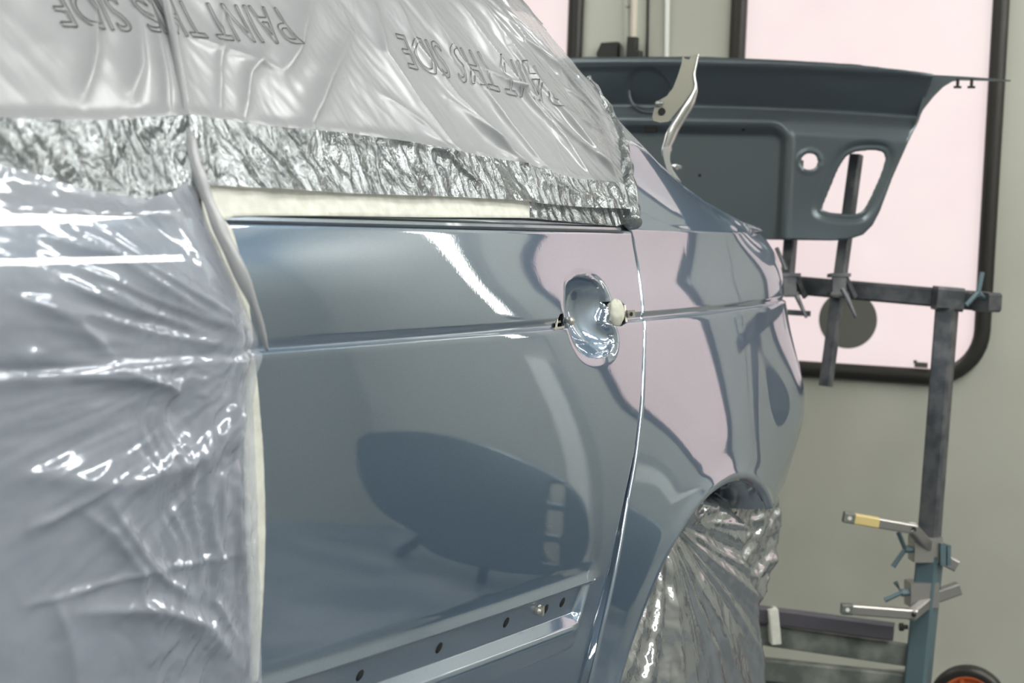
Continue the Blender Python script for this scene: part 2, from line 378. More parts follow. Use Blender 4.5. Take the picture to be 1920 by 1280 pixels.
lipf = (.008*np.exp(-(da/.026)**2)+.020*np.exp(-(np.clip(da, 0, None)/.12)**1.6))*(V2 < 1)-np.where((da < .018) & (V2 < 1), .012*(1-np.clip(da/.018, 0, 1))**2, 0)
P = push(P, S2, roll_in(S2-slq[:, None], .0046)-lipf)
P, Fc2 = compact(P.reshape(-1, 3), Fc)
quarter = link('quarter_panel', P, Fc2, PAINT, car); mod(quarter, 'SOLIDIFY', thickness=.0012, offset=-1.0)
# inner flange of the arch and the dark wheel well behind
mb = MB(); n = 80; ts = np.linspace(math.asin((.66-AZ)/AR), math.pi+.05, n); rows = []
for (rr, oo) in ((AR, .014), (AR-.005, .004), (AR-.008, -.010), (AR-.010, -.05), (AR+.02, -.14), (AR+.03, -.45)):
    rows.append(body(AY+rr*np.cos(ts), vz(AZ+rr*np.sin(ts)), False, oo))
V_ = np.concatenate(rows); m_ = len(rows)
mb.add(V_, [(i*n+j, i*n+j+1, (i+1)*n+j+1, (i+1)*n+j) for i in range(m_-1) for j in range(n-1)])
mb.build('arch_flange', PAINT, car, True)
# jamb behind the gap
mb = MB(); vv = np.linspace(0, 1, 60); sj = edge_s(shut, vv)
a = body(sj-.02, vv, False, -.02); b = body(sj+.02, vv, False, -.02)
mb.add(np.concatenate([a, b]), [(i, i+1, 61+i, 60+i) for i in range(59)]); mb.build('door_jamb', PAINT, car, True)
# front door, under the film
vs = np.concatenate([np.linspace(0, 1, 100)]); slf = np.full(vs.shape, -.35); srf = smooth1(edge_s(front, vs), 3)-.004
S, V, D = strip(vs, slf, srf, 160)
P = push(body(S, V, False), S, roll_in(D)+.001); idx = np.arange(S.size).reshape(S.shape)
Fg = np.stack([idx[:-1, :-1], idx[:-1, 1:], idx[1:, 1:], idx[1:, :-1]], -1).reshape(-1, 4)
link('front_door', P.reshape(-1, 3), Fg, PAINT, car)
# glasshouse and roof, under the film
vs = np.concatenate([np.linspace(1.0, 2, 40), np.linspace(2.05, 3, 12)]); S, V = np.meshgrid(np.linspace(-.35, 2.25, 160), vs)
P = push(body(S, V, False), S, .012+0*S); idx = np.arange(S.size).reshape(S.shape)
Fg = np.stack([idx[:-1, :-1], idx[:-1, 1:], idx[1:, 1:], idx[1:, :-1]], -1).reshape(-1, 4)
link('side_window', P.reshape(-1, 3), Fg, DARKGLASS, car)
# belt moulding along the door top
def sweep(name, s0, s1, prof, m, parent, n=120, v0=1.0, extra=False):
    ss = np.linspace(s0, s1, n); V_ = []
    for o_, dz in prof:
        p = body(ss, np.full(n, v0), False, o_); p[:, 2] += dz; V_.append(p)
    k = len(prof); Fc = [(i*n+j, i*n+j+1, (i+1)*n+j+1, (i+1)*n+j) for i in range(k-1) for j in range(n-1)]
    Fc += [tuple(i*n for i in range(k)), tuple(i*n+n-1 for i in range(k))[::-1]]
    return link(name, np.concatenate(V_), Fc, m, parent, True, .8)
s0 = surf(418, 428)[0]; s1 = surf(1160, 430)[0]
CHROME = mat('painted_trim', (.20, .24, .28), .25, .8, Coat_Weight=1., Coat_Roughness=.03)
sweep('belt_molding', s0, s1, [(-.012, -.003), (.002, -.003), (.004, .0), (.003, .0035), (-.003, .006), (-.003, .0085), (-.006, .0125), (-.014, .014)], CHROME, car)

# lift-out details of the rear door
def onbody(px, py, off=0.): s, v = surf(px, py); return body(s, v, True, off)
NB = lambda s: np.array([math.cos(plan(s)[2]), math.sin(plan(s)[2]), 0])
def hole_disc(px, py, ry, rz, tilt=.0):
    s, v = surf(px, py); zc = .30+v*(ZB-.30); mb = MB(); n = 24; vvs = []
    for k, (q, oo) in enumerate(((1, .0006), (.9, -.004), (.85, -.012))):
        for t in np.linspace(0, 2*math.pi, n, endpoint=False):
            a = s+q*(ry*math.cos(t)+tilt*math.sin(t)); zz = zc+q*rz*math.sin(t); vvs.append(body(a, vz(zz), True, oo))
    mb.add(vvs, [(i*n+j, i*n+(j+1) % n, (i+1)*n+(j+1) % n, (i+1)*n+j) for i in range(2) for j in range(n)]+[tuple(range(n))[::-1]])
    return mb.build('mounting_hole', HOLE, rear_door, True)
for px, py in ((688, 1269), (836, 1217), (961, 1169), (1035, 1144), (1066, 1131)):
    hole_disc(px, py, .0055, .0065, .002)
s, v = surf(1017, 1146); c = body(s, v, True, .0); nb = NB(s)
mb = MB(); mb.tube([c-nb*.002, c+nb*.004, c+nb*.008], [.005, .0045, .002], 10); mb.box(c+nb*.005+np.array([0, .004, 0]), nb*.004, np.array([0, .0022, .001]), np.array([0, 0, .006]))
mb.build('trim_clip', STEEL, rear_door)
# handle mounts: recess boxes, latch lever, masking tape plug
def recess(poly, name, depth=.03):
    P0 = [body(s, v, False, -.001) for s, v in poly]; P1 = [body(s, v, False, -depth) for s, v in poly]; n = len(poly)
    return MB().add(P0+P1, [(i, (i+1) % n, n+(i+1) % n, n+i) for i in range(n)]+[tuple(range(n, 2*n))]).build(name, HOLE, rear_door)
recess(hl, 'handle_opening'); recess(hr, 'handle_opening')
def pt(px, py, o=0.): s, v = surf(px, py); return body(s, v, False, o)
mb = MB()
mb.bar(pt(1037, 617, .0), pt(1054, 613, .002), .004, .003); mb.bar(pt(1043, 606, -.004), pt(1055, 603, -.004), .003, .003)
mb.bar(pt(1047, 616, -.004), pt(1050, 590, -.004), .003, .003)
mb.build('latch_bracket', STEEL, rear_door)
c = pt(1066, 601, .004); mb = MB(); dd = np.array([0, 1., 0])
mb.lathe(pt(1060, 602, .004), dd, [(0, 0), (.005, 0), (.0062, .002), (.0062, .007), (.0045, .008), (.0045, .012), (.003, .013), (0, .013)], 20)
mb.build('latch_screw', STEEL, rear_door, True)
mb = MB(); mb.prism([pt(1166, 581, .006), pt(1180, 580, .006), pt(1181, 594, .006), pt(1168, 595, .006)], NB(1.98)*.003)
mb.bar(pt(1170, 572, .0), pt(1173, 604, .0), .004, .005); mb.build('latch_lever', STEEL, rear_door)
q = pt(1173.5, 588, .0095); MB().lathe(q, NB(1.98), [(0, .0005), (.003, .0005), (.003, -.001)], 16).build('latch_lever_hole', HOLE, rear_door)
# crumpled tape plug
c = pt(1156, 588, -.004); th = np.linspace(0, math.pi, 22); ph = np.linspace(0, 2*math.pi, 40, endpoint=False); T, Pq = np.meshgrid(th, ph, indexing='ij')
rad = 1+.18*ridged(Pq*1.3, T*1.2, 3)-.1; vx = np.sin(T)*np.cos(Pq); vy = np.sin(T)*np.sin(Pq); vzz = np.cos(T)
V_ = c+np.stack([rad*vx*.013, rad*vy*.021, rad*vzz*.022], -1).reshape(-1, 3)
Fq = [(i*40+j, i*40+(j+1) % 40, (i+1)*40+(j+1) % 40, (i+1)*40+j) for i in range(21) for j in range(40)]
PLUGM = mat('crumpled_tape', (.50, .51, .44), .6); plug = link('tape_plug', V_, Fq, PLUGM); tag(plug, 'crumpled masking tape plug stuffed in the opening beside the door handle recess', 'masking tape')

# boot hinge arm standing up behind the rear pillar
hg = empty('boot_hinge', tuple(dep(1250, 330, 3.0))); hg.parent = car; hg.matrix_parent_inverse = Matrix.Translation(car.location).inverted()
DH = 3.02
def hp(pts, k=DH): return [dep(x, y, k) for x, y in pts]
plate = [(1280, 103), (1284, 110), (1292, 112), (1296, 104), (1309, 101), (1308, 112), (1303, 125), (1299, 140), (1302, 158), (1303, 165), (1291, 180), (1280, 196), (1265, 214), (1253, 228), (1238, 230), (1225, 226), (1223, 218), (1228, 200), (1232, 190), (1250, 180), (1262, 165), (1270, 145), (1278, 120)]
mb = MB(); mb.prism(hp(plate), FW*.004); mb.build('hinge_plate', mat('olive_steel', (.20, .20, .17), .35, .7), hg)
edge = [(1309, 101), (1303, 125), (1299, 142), (1304, 163), (1290, 183), (1276, 204), (1262, 226), (1250, 245), (1246, 262), (1240, 280), (1241, 292)]
mb = MB(); e0 = smooth_poly(edge, 2, False); n = len(e0)
wd_ = np.interp(np.linspace(0, 1, n), [0, .3, .45, .7, 1], [.003, .006, .022, .024, .012])
A_ = [dep(x, y, DH-.004) for x, y in e0]; B_ = [p+RT*w+FW*w*1.0 for p, w in zip(A_, wd_)]
A2 = [p+FW*.004 for p in A_]; B2 = [p+FW*.004 for p in B_]
mb.add(A_+B_+B2+A2, [(k*n+i, k*n+i+1, ((k+1) % 4)*n+i+1, ((k+1) % 4)*n+i) for k in range(4) for i in range(n-1)]); mb.build('hinge_edge_flange', mat('bright_steel', (.62, .63, .64), .2, .95), hg, True)
SB = bpy.data.materials['bright_steel']
mb = MB(); mb.prism(hp([(1243, 275), (1252, 274), (1257, 282), (1256, 300), (1262, 318), (1278, 342), (1262, 330), (1250, 318), (1243, 290)], 3.0), FW*.006)
mb.build('hinge_link', SB, hg)
for (x, y, r_) in ((1249, 280, .0075), (1235, 194, .005), (1266, 313, .006)):
    mb = MB(); p = dep(x, y, DH-.006); mb.lathe(p, RT-FW*.6, [(0, -.004), (r_, -.004), (r_, .004), (r_*.6, .004), (r_*.6, .010), (0, .010)], 18); mb.build('hinge_bolt', SB, hg)
mb = MB(); mb.lathe(dep(1241, 209, DH-.002), FW, [(0, -.001), (.007, -.001), (.007, .001)], 20); mb.build('hinge_hole', HOLE, hg)
mb = MB(); mb.bar(dep(1266, 313, 3.0), dep(1278, 314, 3.0), .006, .006); mb.build('hinge_stud', SB, hg)
# unseen rest of the shell that carries these parts: boot sides, rear shell
mb = MB(); ss = np.linspace(2.3, 3.0, 30)
a = body(ss, np.full(30, 2.9), False, 0); b = a.copy(); b[:, 2] -= .30; b[:, 0] -= .03
mb.add(np.concatenate([a, b]), [(i, i+1, 31+i, 30+i) for i in range(29)]); mb.build('boot_side_wall', PAINT, car, True)
mb = MB(); mb.lathe((-.16, AY, .315), (1, 0, 0), [(.0, .06), (.19, .06), (.21, .075), (.30, .08), (.315, .06), (.315, -.11), (.30, -.125), (.0, -.125)], 64)
mb.build('rear_wheel', RUBBER, car, True, autos=.7)

# ------------------------------------------------------------------ tapes and films
def coordW(v): v = np.asarray(v, float); return np.where(v > 1, (v-1)*.40, (v-1)*(ZB-.30))
def vW(w): w = np.asarray(w, float); return np.where(w > 0, 1+w/.40, 1+w/(ZB-.30))
def pw(L): a = surfs(L); return [(s, float(coordW(v))) for s, v in a]
def film_mat(name, col, alpha, rough, spec, cr_scale, cr_amt, stretch=(1, 1, 1), rot=(0, 0, 0), metal=.0, fine=1.0):
    m = bpy.data.materials.new(name); m.use_nodes = True; nt = m.node_tree; b = nt.nodes['Principled BSDF']; out = nt.nodes['Material Output']
    b.inputs['Base Color'].default_value = (*col, 1); b.inputs['Roughness'].default_value = rough; b.inputs['Metallic'].default_value = metal
    b.inputs['IOR'].default_value = spec
    c1 = coords(m, (stretch[0], stretch[1], stretch[2]), rot)
    wn = nd(m, 'ShaderNodeTexNoise', Scale=9., Detail=2.); lk(m, c1, wn.inputs['Vector'])
    mx = nd(m, 'ShaderNodeMix', data_type='RGBA', blend_type='LINEAR_LIGHT'); mx.inputs[0].default_value = .08
    lk(m, c1, mx.inputs[6]); lk(m, wn.outputs['Color'], mx.inputs[7])
    vo = nd(m, 'ShaderNodeTexVoronoi', Scale=cr_scale, feature='SMOOTH_F1'); vo.inputs['Smoothness'].default_value = .25; lk(m, mx.outputs[2], vo.inputs['Vector'])
    n1 = bump(m, vo.outputs['Distance'], cr_amt, .012)
    no = nd(m, 'ShaderNodeTexNoise', Scale=cr_scale*3.1, Detail=4., Roughness=.6); lk(m, mx.outputs[2], no.inputs['Vector'])
    n2 = bump(m, no.outputs['Fac'], cr_amt*fine, .006, n1)
    lk(m, n2, b.inputs['Normal'])
    tr = nd(m, 'ShaderNodeBsdfTransparent'); ms = nd(m, 'ShaderNodeMixShader'); ms.inputs[0].default_value = alpha
    lk(m, tr.outputs[0], ms.inputs[1]); lk(m, b.outputs[0], ms.inputs[2]); lk(m, ms.outputs[0], out.inputs[0])
    return m
FILM_W = film_mat('matt_window_film', (.39, .405, .425), .76, .33, 1.5, 16, .13, (1, 1, .5), (0, 0, 0), .15, .5)
def fade_clear(m, y0, y1, a1, r1):                          # the printed matt coating runs out towards the pillar
    nt = m.node_tree; tc = nd(m, 'ShaderNodeTexCoord'); sx = nd(m, 'ShaderNodeSeparateXYZ'); lk(m, tc.outputs['Object'], sx.inputs[0])
    b = nt.nodes['Principled BSDF']; mx = [n for n in nt.nodes if n.type == 'MIX_SHADER'][0]
    for sock, v1 in ((mx.inputs[0], a1), (b.inputs['Roughness'], r1)):
        mr = nd(m, 'ShaderNodeMapRange'); mr.inputs['From Min'].default_value = y0; mr.inputs['From Max'].default_value = y1
        mr.inputs['To Min'].default_value = sock.default_value; mr.inputs['To Max'].default_value = v1; lk(m, sx.outputs[1], mr.inputs[0]); lk(m, mr.outputs[0], sock)
fade_clear(FILM_W, 1.92, 2.12, .62, .11)
FILM_C = film_mat('crinkled_clear_film', (.33, .36, .375), .80, .07, 2.0, 42, 1.0, (1, 1, .45), (0, 0, 0), .75, .7)
FILM_D = film_mat('door_film', (.43, .47, .55), .58, .12, 1.9, 11, .20, (1, .7, 1), (0, 0, 0), .2, .35)
FOIL = film_mat('silver_film', (.42, .44, .46), .96, .10, 2.2, 22, .35, (1, 1, .5), (0, 0, 0), .8, .3)

def ridge(S, W, pts, wid, amp, sharp=1.0):
    d, _, _, t = pseg(S, W, pts); fade = np.sin(np.clip(t, 0.02, .98)*math.pi)**.4
    return amp*np.exp(-(d/wid)**sharp)*fade
def sheet_grid(s0, s1, w0, w1, step):
    S, W = np.meshgrid(np.arange(s0, s1, step), np.arange(w0, w1, step)); return S, W
# traced main folds of the window film: (points, width m, height m, sharpness)
FB = [([(250, 0), (268, 110), (285, 235)], .010, .016, 1.1), ([(292, 0), (300, 120), (315, 250), (325, 330)], .008, .018, 1), ([(230, 20), (235, 120), (215, 190)], .010, .010, 1.2),
      ([(150, 0), (150, 100), (130, 190)], .007, .010, 1), ([(560, 0), (530, 90), (505, 135)], .010, .014, 1), ([(505, 135), (450, 110), (310, 60)], .006, .006, 1),
      ([(640, 60), (590, 150), (560, 220), (540, 290)], .010, .013, 1.1), ([(480, 90), (445, 135), (435, 230)], .006, .009, 1), ([(400, 0), (392, 120), (392, 230)], .004, .005, 1),
      ([(680, 0), (700, 100), (760, 190), (850, 300)], .008, .010, 1), ([(720, 0), (760, 90), (830, 180), (930, 280), (990, 330)], .007, .009, 1),
      ([(770, 0), (830, 110), (905, 200), (980, 290), (1040, 370)], .008, .012, 1), ([(815, 185), (900, 250), (960, 300)], .012, .012, 1.2), ([(830, 0), (890, 90), (960, 180), (1040, 270), (1090, 340)], .009, .014, 1),
      ([(870, 0), (930, 90), (1010, 190), (1090, 280), (1135, 330)], .010, .016, 1.1), ([(900, 0), (960, 80), (1060, 170), (1120, 230)], .007, .012, 1), ([(930, 20), (1010, 110), (1090, 190)], .006, .010, 1),
      ([(970, 330), (1060, 360), (1140, 378)], .006, .006, 1), ([(680, 255), (780, 275), (850, 290)], .006, .008, 1), ([(790, 270), (830, 310), (880, 350)], .006, .011, 1), ([(700, 180), (770, 230), (860, 330)], .006, .008, 1),
      ([(1040, 170), (1080, 200), (1110, 232)], .005, .008, 1), ([(1050, 210), (1085, 235), (1115, 250)], .005, .008, 1), ([(880, 130), (960, 170), (1030, 240), (1130, 320)], .006, .012, 1)]
FBp = [(pw(p), w, a, k) for p, w, a, k in FB]
crease_line = pw([(0, 218), (150, 222), (330, 212), (480, 232), (640, 245), (790, 270), (960, 300), (1100, 340)])
def hB(S, W):
    h = .010+.004*fbm(S*5, W*6+3, 3)
    for p, w, a, k in FBp: h = h+ridge(S, W, p, w, a*1.0, k)
    h = h+.0014*ridged(S*22+W*14, W*5, 3)+.0005*ridged(S*48+fbm(S*6, W*6, 2), W*16, 2)
    cl = np.interp(S, [p[0] for p in crease_line], [p[1] for p in crease_line])
    z = sm(.012, -.006, W-cl)                                # loose crinkled skirt under the folded line
    z = z*sm(.018, .030, W)*1.0
    h = h+z*(.0042*ridged(S*28+fbm(S*10, W*10, 2), W*9+S*7, 4, .55)+.0020*ridged(S*75, W*36, 2))+.002*np.exp(-np.abs(W-cl)/.004)
    rt = sm(1.75, 2.15, S); h = h+rt*(.0034*ridged((S+W*.9)*42, (W-S*.3)*7, 3))
    return np.maximum(h, .0015)
def film_obj(name, S, W, keep, hf, m, base=0.):
    S2, W2, Fc = grid_clip(S, W, keep)
    P = body(S2, vW(W2), False, base+hf(S2, W2)); P, Fc = compact(P.reshape(-1, 3), Fc); return link(name, P, Fc, m)
bot = pw([(-200, 300), (0, 335), (120, 362), (240, 385), (330, 352), (345, 346), (366, 346), (500, 353), (640, 362), (800, 367), (945, 374), (1000, 381), (1080, 388), (1150, 390), (1176, 396)])
rgt = pw([(1172, 380), (1163, 320), (1152, 270), (1138, 232), (1112, 188)])
wl = surf(1100, 168); smax = wl[0]
tracks = [(smax-.01, float(coordW(1.85))), (smax-.09, float(coordW(2.0))), (smax-.14, float(coordW(2.9))), (-.3, float(coordW(2.9)))]
keepB = [(-.3, bot[0][1])]+bot+rgt+tracks
midline = pw([(-200, 205), (0, 222), (150, 226), (330, 215), (480, 236), (640, 250), (790, 275), (960, 305), (1060, 335), (1166, 350)])
S, W = sheet_grid(.62, 2.45, -.01, .80, .0026)
film = empty('window_film', tuple(body(1.6, 1.3)))
tag(film, 'translucent masking film printed with upside-down outlined letters, wrinkled over the rear side window and pillar', 'plastic film')
# the upper matt part and the shiny crinkled skirt below the fold are one sheet of two finishes
up_keep = [(-.3, midline[0][1])]+midline+rgt[2:]+tracks
lo_keep = [(-.3, bot[0][1])]+bot+rgt[:2]+midline[::-1]+[(-.3, midline[0][1])]
def ffilm(name, S, W, keep, hf, m, parent, base=0.):
    o = film_obj(name, S, W, keep, hf, m, base); o.parent = parent; o.matrix_parent_inverse = Matrix.Translation(parent.location).inverted(); return o
ffilm('matt_sheet', S, W, up_keep, hB, FILM_W, film, .004)
sk = ffilm('crinkled_skirt', S, W, lo_keep, hB, FILM_C, film, .004); sk['label'] = 'shiny crinkled lower skirt of the film'
# rolled bead along the right-hand edge
bead = smooth_poly([tuple(p) for p in [(1168, 418), (1166, 390), (1158, 340), (1153, 300), (1146, 262), (1130, 222), (1105, 180), (1085, 150)]], 2, False)
mb = MB(); bp = [body(*surf(*p), False, .016) for p in bead]; nb_ = len(bp)
mb.tube(bp, list(np.interp(np.linspace(0, 1, nb_), [0, .03, .3, .7, 1], [.004, .013, .013, .008, .004])+.0016*np.sin(np.arange(nb_)*1.7)), 14); rb = mb.build('rolled_edge', FILM_C, film, True)
# printed outlines
INK = mat('print_ink', (.05, .05, .05), .6)
def text_outline(body_txt, c00, c10, c01, c11, name, hf, base, parent):
    """text laid out between four pixels of the sheet: start/end of the baseline (c00, c10), start/end of the cap line (c01, c11)"""
    cu = bpy.data.curves.new('t', 'FONT'); cu.body = body_txt; cu.fill_mode = 'NONE'; cu.offset = .012; cu.resolution_u = 3; cu.space_character = 1.05
    o = bpy.data.objects.new('t', cu); C.objects.link(o); dg = bpy.context.evaluated_depsgraph_get(); me = o.evaluated_get(dg).to_mesh()
    V_ = np.array([v.co[:2] for v in me.vertices]); Ed = [tuple(e.vertices) for e in me.edges]
    o.evaluated_get(dg).to_mesh_clear(); bpy.data.objects.remove(o); bpy.data.curves.remove(cu)
    V_[:, 0] -= V_[:, 0].min(); Wd = V_[:, 0].max(); Hh = V_[:, 1].max()
    cs = {}
    sq = [np.array([s_, float(coordW(v_))]) for s_, v_ in (surf(*q) for q in (c00, c10, c01, c11))]
    def uv(x, y): a = x/Wd; b = y/Hh; return (1-a)*(1-b)*sq[0]+a*(1-b)*sq[1]+(1-a)*b*sq[2]+a*b*sq[3]
    mb = MB(); rw = .0006
    for i, j in Ed:
        n = max(1, int(np.hypot(*(V_[i]-V_[j]))/.12)); 
        q = np.array([uv(*(V_[i]*(1-t)+V_[j]*t)) for t in np.linspace(0, 1, n+1)])
        p = body(q[:, 0], vW(q[:, 1]), False, base+hf(q[:, 0], q[:, 1])+.0008)
        for k in range(n):
            d = q[k+1]-q[k]; L = np.hypot(*d); 
            if L < 1e-7: continue
            nn = np.array([-d[1], d[0]])/L*rw
            qq = np.array([q[k]-nn, q[k]+nn, q[k+1]+nn, q[k+1]-nn])
            pp = body(qq[:, 0], vW(qq[:, 1]), False, base+hf(q[[k, k, k+1, k+1], 0], q[[k, k, k+1, k+1], 1])+.0015)
            mb.add(pp, [(0, 1, 2, 3)])
    o = link(name, mb.v, mb.f, INK, None, False); o.parent = parent; o.matrix_parent_inverse = Matrix.Translation(parent.location).inverted(); return o

# film over the front door, its gathered edge running down to the door gap
FA = [([(0, 430), (150, 470), (300, 560), (440, 640)], .012, .012, 1.1), ([(80, 425), (220, 490), (340, 560), (450, 625)], .008, .012, 1), ([(160, 430), (300, 520), (430, 610)], .006, .007, 1),
      ([(70, 520), (180, 570), (240, 590)], .005, .009, 1), ([(130, 530), (230, 580), (340, 620)], .005, .009, 1), ([(110, 500), (250, 560), (380, 610)], .006, .008, 1), ([(0, 560), (130, 585), (250, 620), (350, 640), (365, 635)], .005, .009, 1),
      ([(20, 565), (100, 600), (170, 665)], .010, .010, 1.1), ([(0, 670), (200, 680), (430, 655)], .010, .010, 1.2), ([(90, 700), (200, 705), (280, 720)], .008, .012, 1), ([(180, 690), (260, 715), (290, 735)], .006, .012, 1),
      ([(0, 880), (180, 900), (330, 850), (420, 760)], .018, .014, 1.3), ([(155, 935), (200, 1010), (240, 1065), (300, 1105)], .007, .014, 1), ([(110, 950), (160, 990), (210, 1060), (215, 1120), (250, 1160)], .006, .009, 1),
      ([(0, 1125), (90, 1105), (220, 1062), (390, 1030)], .003, .006, 1), ([(100, 1140), (240, 1130), (330, 1160), (400, 1240)], .012, .014, 1.2), ([(370, 860), (360, 1020), (345, 1110), (395, 1190)], .004, .010, 1),
      ([(400, 880), (395, 1050), (385, 1180)], .004, .009, 1), ([(430, 860), (425, 1000), (440, 1100), (425, 1200)], .004, .008, 1), ([(60, 1120), (85, 1180), (110, 1280)], .008, .008, 1), ([(20, 640), (0, 700)], .01, .006, 1),
      ([(0, 380), (100, 395), (200, 400), (330, 392)], .014, .012, 1.2), ([(420, 720), (400, 800), (370, 850)], .006, .012, 1), ([(160, 900), (60, 960), (0, 985)], .01, .008, 1)]
FAp = [(pw(p), w, a, k) for p, w, a, k in FA]
edgeA_px = [(335, 330), (352, 380), (372, 430), (400, 490), (432, 560), (460, 640), (466, 660), (456, 700), (450, 760), (455, 850), (458, 950), (460, 1050), (464, 1150), (468, 1278)]
edgeA = pw(edgeA_px)
GATH = pw([(466, 655)])[0]
def hA(S, W):
    h = .012+.006*fbm(S*4+5, W*4, 3)
    for p, w, a, k in FAp: h = h+ridge(S, W, p, w, a*.8, k)
    for p, w, a, k in FBp[:4]: h = h+ridge(S, W, p, w, a*.8, k)
    gs, gw = GATH; an = np.arctan2(W-gw, gs-S); rr_ = np.hypot(W-gw, gs-S)
    h = h+np.clip(rr_/.25, 0, 1)*sm(.50, .12, rr_)*(.0060*ridged(an*7, rr_*3, 3, .5)+.0014*ridged(an*24, rr_*14, 2))
    h = h+.0012*ridged(S*14, W*18, 3)+.004*ridged(S*3+W*4, W*3-S, 3)
    g = sm(.99, 1.12, S)*sm(.0, -.16, W)                       # crinkles near the taped edge
    h = h+g*(.0085*ridged(S*26+fbm(S*9, W*7, 2)*1.3, W*7+S*5, 4, .6))
    z = sm(-.02, .04, W)*sm(.19, .16, W); h = h+z*.0024*ridged(S*30, W*50, 3)
    e = np.interp(-W, [-p[1] for p in edgeA], [p[0] for p in edgeA]); d = e-S; h = h*np.clip(.25+d/.06, .25, 1)
    return np.maximum(h, .001)
S, W = sheet_grid(.55, 1.32, -.80, .2, .0027)
keepA = pw([(-150, 285), (0, 318), (100, 350), (230, 372), (300, 352)])+edgeA+[(edgeA[-1][0], -.85), (.3, -.85), (.3, .1)]
fd = empty('door_film', tuple(body(.9, .5)))
tag(fd, 'clear masking film with long stretched folds covering the front door of the car', 'plastic film')
ffilm('film_sheet', S, W, keepA, hA, FILM_D, fd, .012)
text_outline('PAINT THIS SIDE', (497, 20), (60, -13), (532, 89), (95, 53), 'printed_lettering', hB, .004, film)
text_outline('PAINT THIS SIDE', (985, 128), (722, 67), (1022, 203), (746, 130), 'printed_lettering', hB, .004, film)
# gathered roll along that edge
ep = smooth_poly([(262, -40), (290, 60), (314, 230), (326, 300), (345, 350), (372, 420), (410, 500), (445, 580), (464, 652)], 2, False)
mb = MB(); bp = [body(*surf(*p), False, .026) for p in ep]; n = len(bp)
mb.tube(bp, list(np.interp(np.linspace(0, 1, n), [0, .3, .7, 1], [.004, .006, .007, .002])*(1+.22*np.sin(np.arange(n)*.9)*np.sin(np.arange(n)*.37+1))), 12); mb.build('gathered_fold', FILM_W, fd, True)

def tape(name, polypx, label, off=.0035, wr=.0005, step=.004, col=TAPE):
    k = pw(polypx); a = np.array(k); S, W = sheet_grid(a[:, 0].min()-.01, a[:, 0].max()+.01, a[:, 1].min()-.01, a[:, 1].max()+.01, step)
    S2, W2, Fc = grid_clip(S, W, k); P = body(S2, vW(W2), False, off+wr*ridged(S2*30, W2*50, 3)); P, Fc = compact(P.reshape(-1, 3), Fc)
    o = link(name, P, Fc, col); mod(o, 'SOLIDIFY', thickness=.0004); return tag(o, label, 'masking tape')
tape('masking_tape', [(358, 338), (372, 336), (398, 342), (500, 350), (640, 360), (800, 366), (985, 374), (985, 408), (800, 407), (600, 404), (480, 404), (430, 405), (408, 412), (385, 400), (366, 370)],
     'broad cream masking tape strip along the top of the rear door below the window film', .0065, .0012)
t2 = tape('masking_tape', [(980, 374), (1060, 382), (1160, 386), (1166, 418), (1150, 424), (980, 408)], 'shiny clear adhesive strip joining the cream tape to the pillar film', .006, .0015, .003, FILM_C)
t2.name = 'clear_tape'
tape('masking_tape', [(366, 372), (395, 400), (410, 412), (424, 428), (436, 470), (450, 530), (459, 590), (464, 640), (467, 672), (474, 740), (482, 830), (486, 920), (487, 1010), (484, 1100), (479, 1180), (474, 1278), (458, 1278), (456, 1180), (452, 1050), (448, 950), (446, 850), (446, 760), (455, 690), (458, 655), (440, 590), (405, 500), (372, 425)],
     'cream masking tape running down the front edge of the bare rear door', .0075, .0008)

# silver film stuffed under and hanging from the wheel arch
def hang(name, polypx, X0, hf, label, m, step=.004):
    k = [(hitX(x, y, X0)[1], hitX(x, y, X0)[2]) for x, y in polypx]; a = np.array(k)
    S, W = np.meshgrid(np.arange(a[:, 0].min()-.01, a[:, 0].max()+.01, step), np.arange(a[:, 1].min()-.01, a[:, 1].max()+.01, step))
    S2, W2, Fc = grid_clip(S, W, k); P = np.stack([X0+hf(S2, W2), S2, W2], -1); P, Fc = compact(P.reshape(-1, 3), Fc)
    o = link(name, P, Fc, m); mod(o, 'SOLIDIFY', thickness=.0006); return tag(o, label, 'plastic film')
_kn = hitX(1272, 998, -.035); KY, KZ = _kn[1], _kn[2]
def hC(Y, Z):                                           # folds fan out from a knot under the arch
    dn = np.hypot(Y-KY, Z-KZ)+1e-6; an = np.arctan2(Y-KY, KZ-Z+.02)
    below = sm(.03, -.02, Z-KZ); left = sm(.10, -.10, an)
    h = below*np.clip(dn/.25, .12, 1)*(.050*ridged(an*2.6+.3, dn*.5, 2, .4)+.007*ridged(an*7, dn*1.5, 2, .5))
    h = h+below*left*(.006*ridged(Y*26+Z*6, Z*9, 4, .6)+.008*ridged(Y*9+Z*9, Z*6, 2))
    h = h+(1-below)*(.020*ridged(Y*6+Z*5, Z*22-Y*4, 3, .55)+.004*ridged(Y*30, Z*30, 2))
    h = h+.0015*fbm(Y*14, Z*14, 3)-.012*np.exp(-(dn/.03)**2)
    rr = np.hypot(Y-AY, Z-AZ); return h-.022+.02*sm(KZ+.05, KZ-.25, Z)-.045*sm(AR-.05, AR, rr)*(Z > .3)
hang('wheel_film', [(1160, 1060), (1215, 975), (1270, 915), (1340, 890), (1400, 890), (1430, 912), (1412, 960), (1388, 1025), (1390, 1060), (1400, 1100), (1412, 1180), (1422, 1240), (1432, 1330), (1440, 1500), (1050, 1500), (1080, 1340), (1105, 1270), (1150, 1150)], -.035, hC,
     'silver crumpled masking film hanging over the rear wheel under the arch', FOIL, .003)
def hD(Y, Z): return .016*ridged(Y*5+Z*3, Z*14-Y*4, 3)+.004*ridged(Y*22, Z*36, 3)-.012
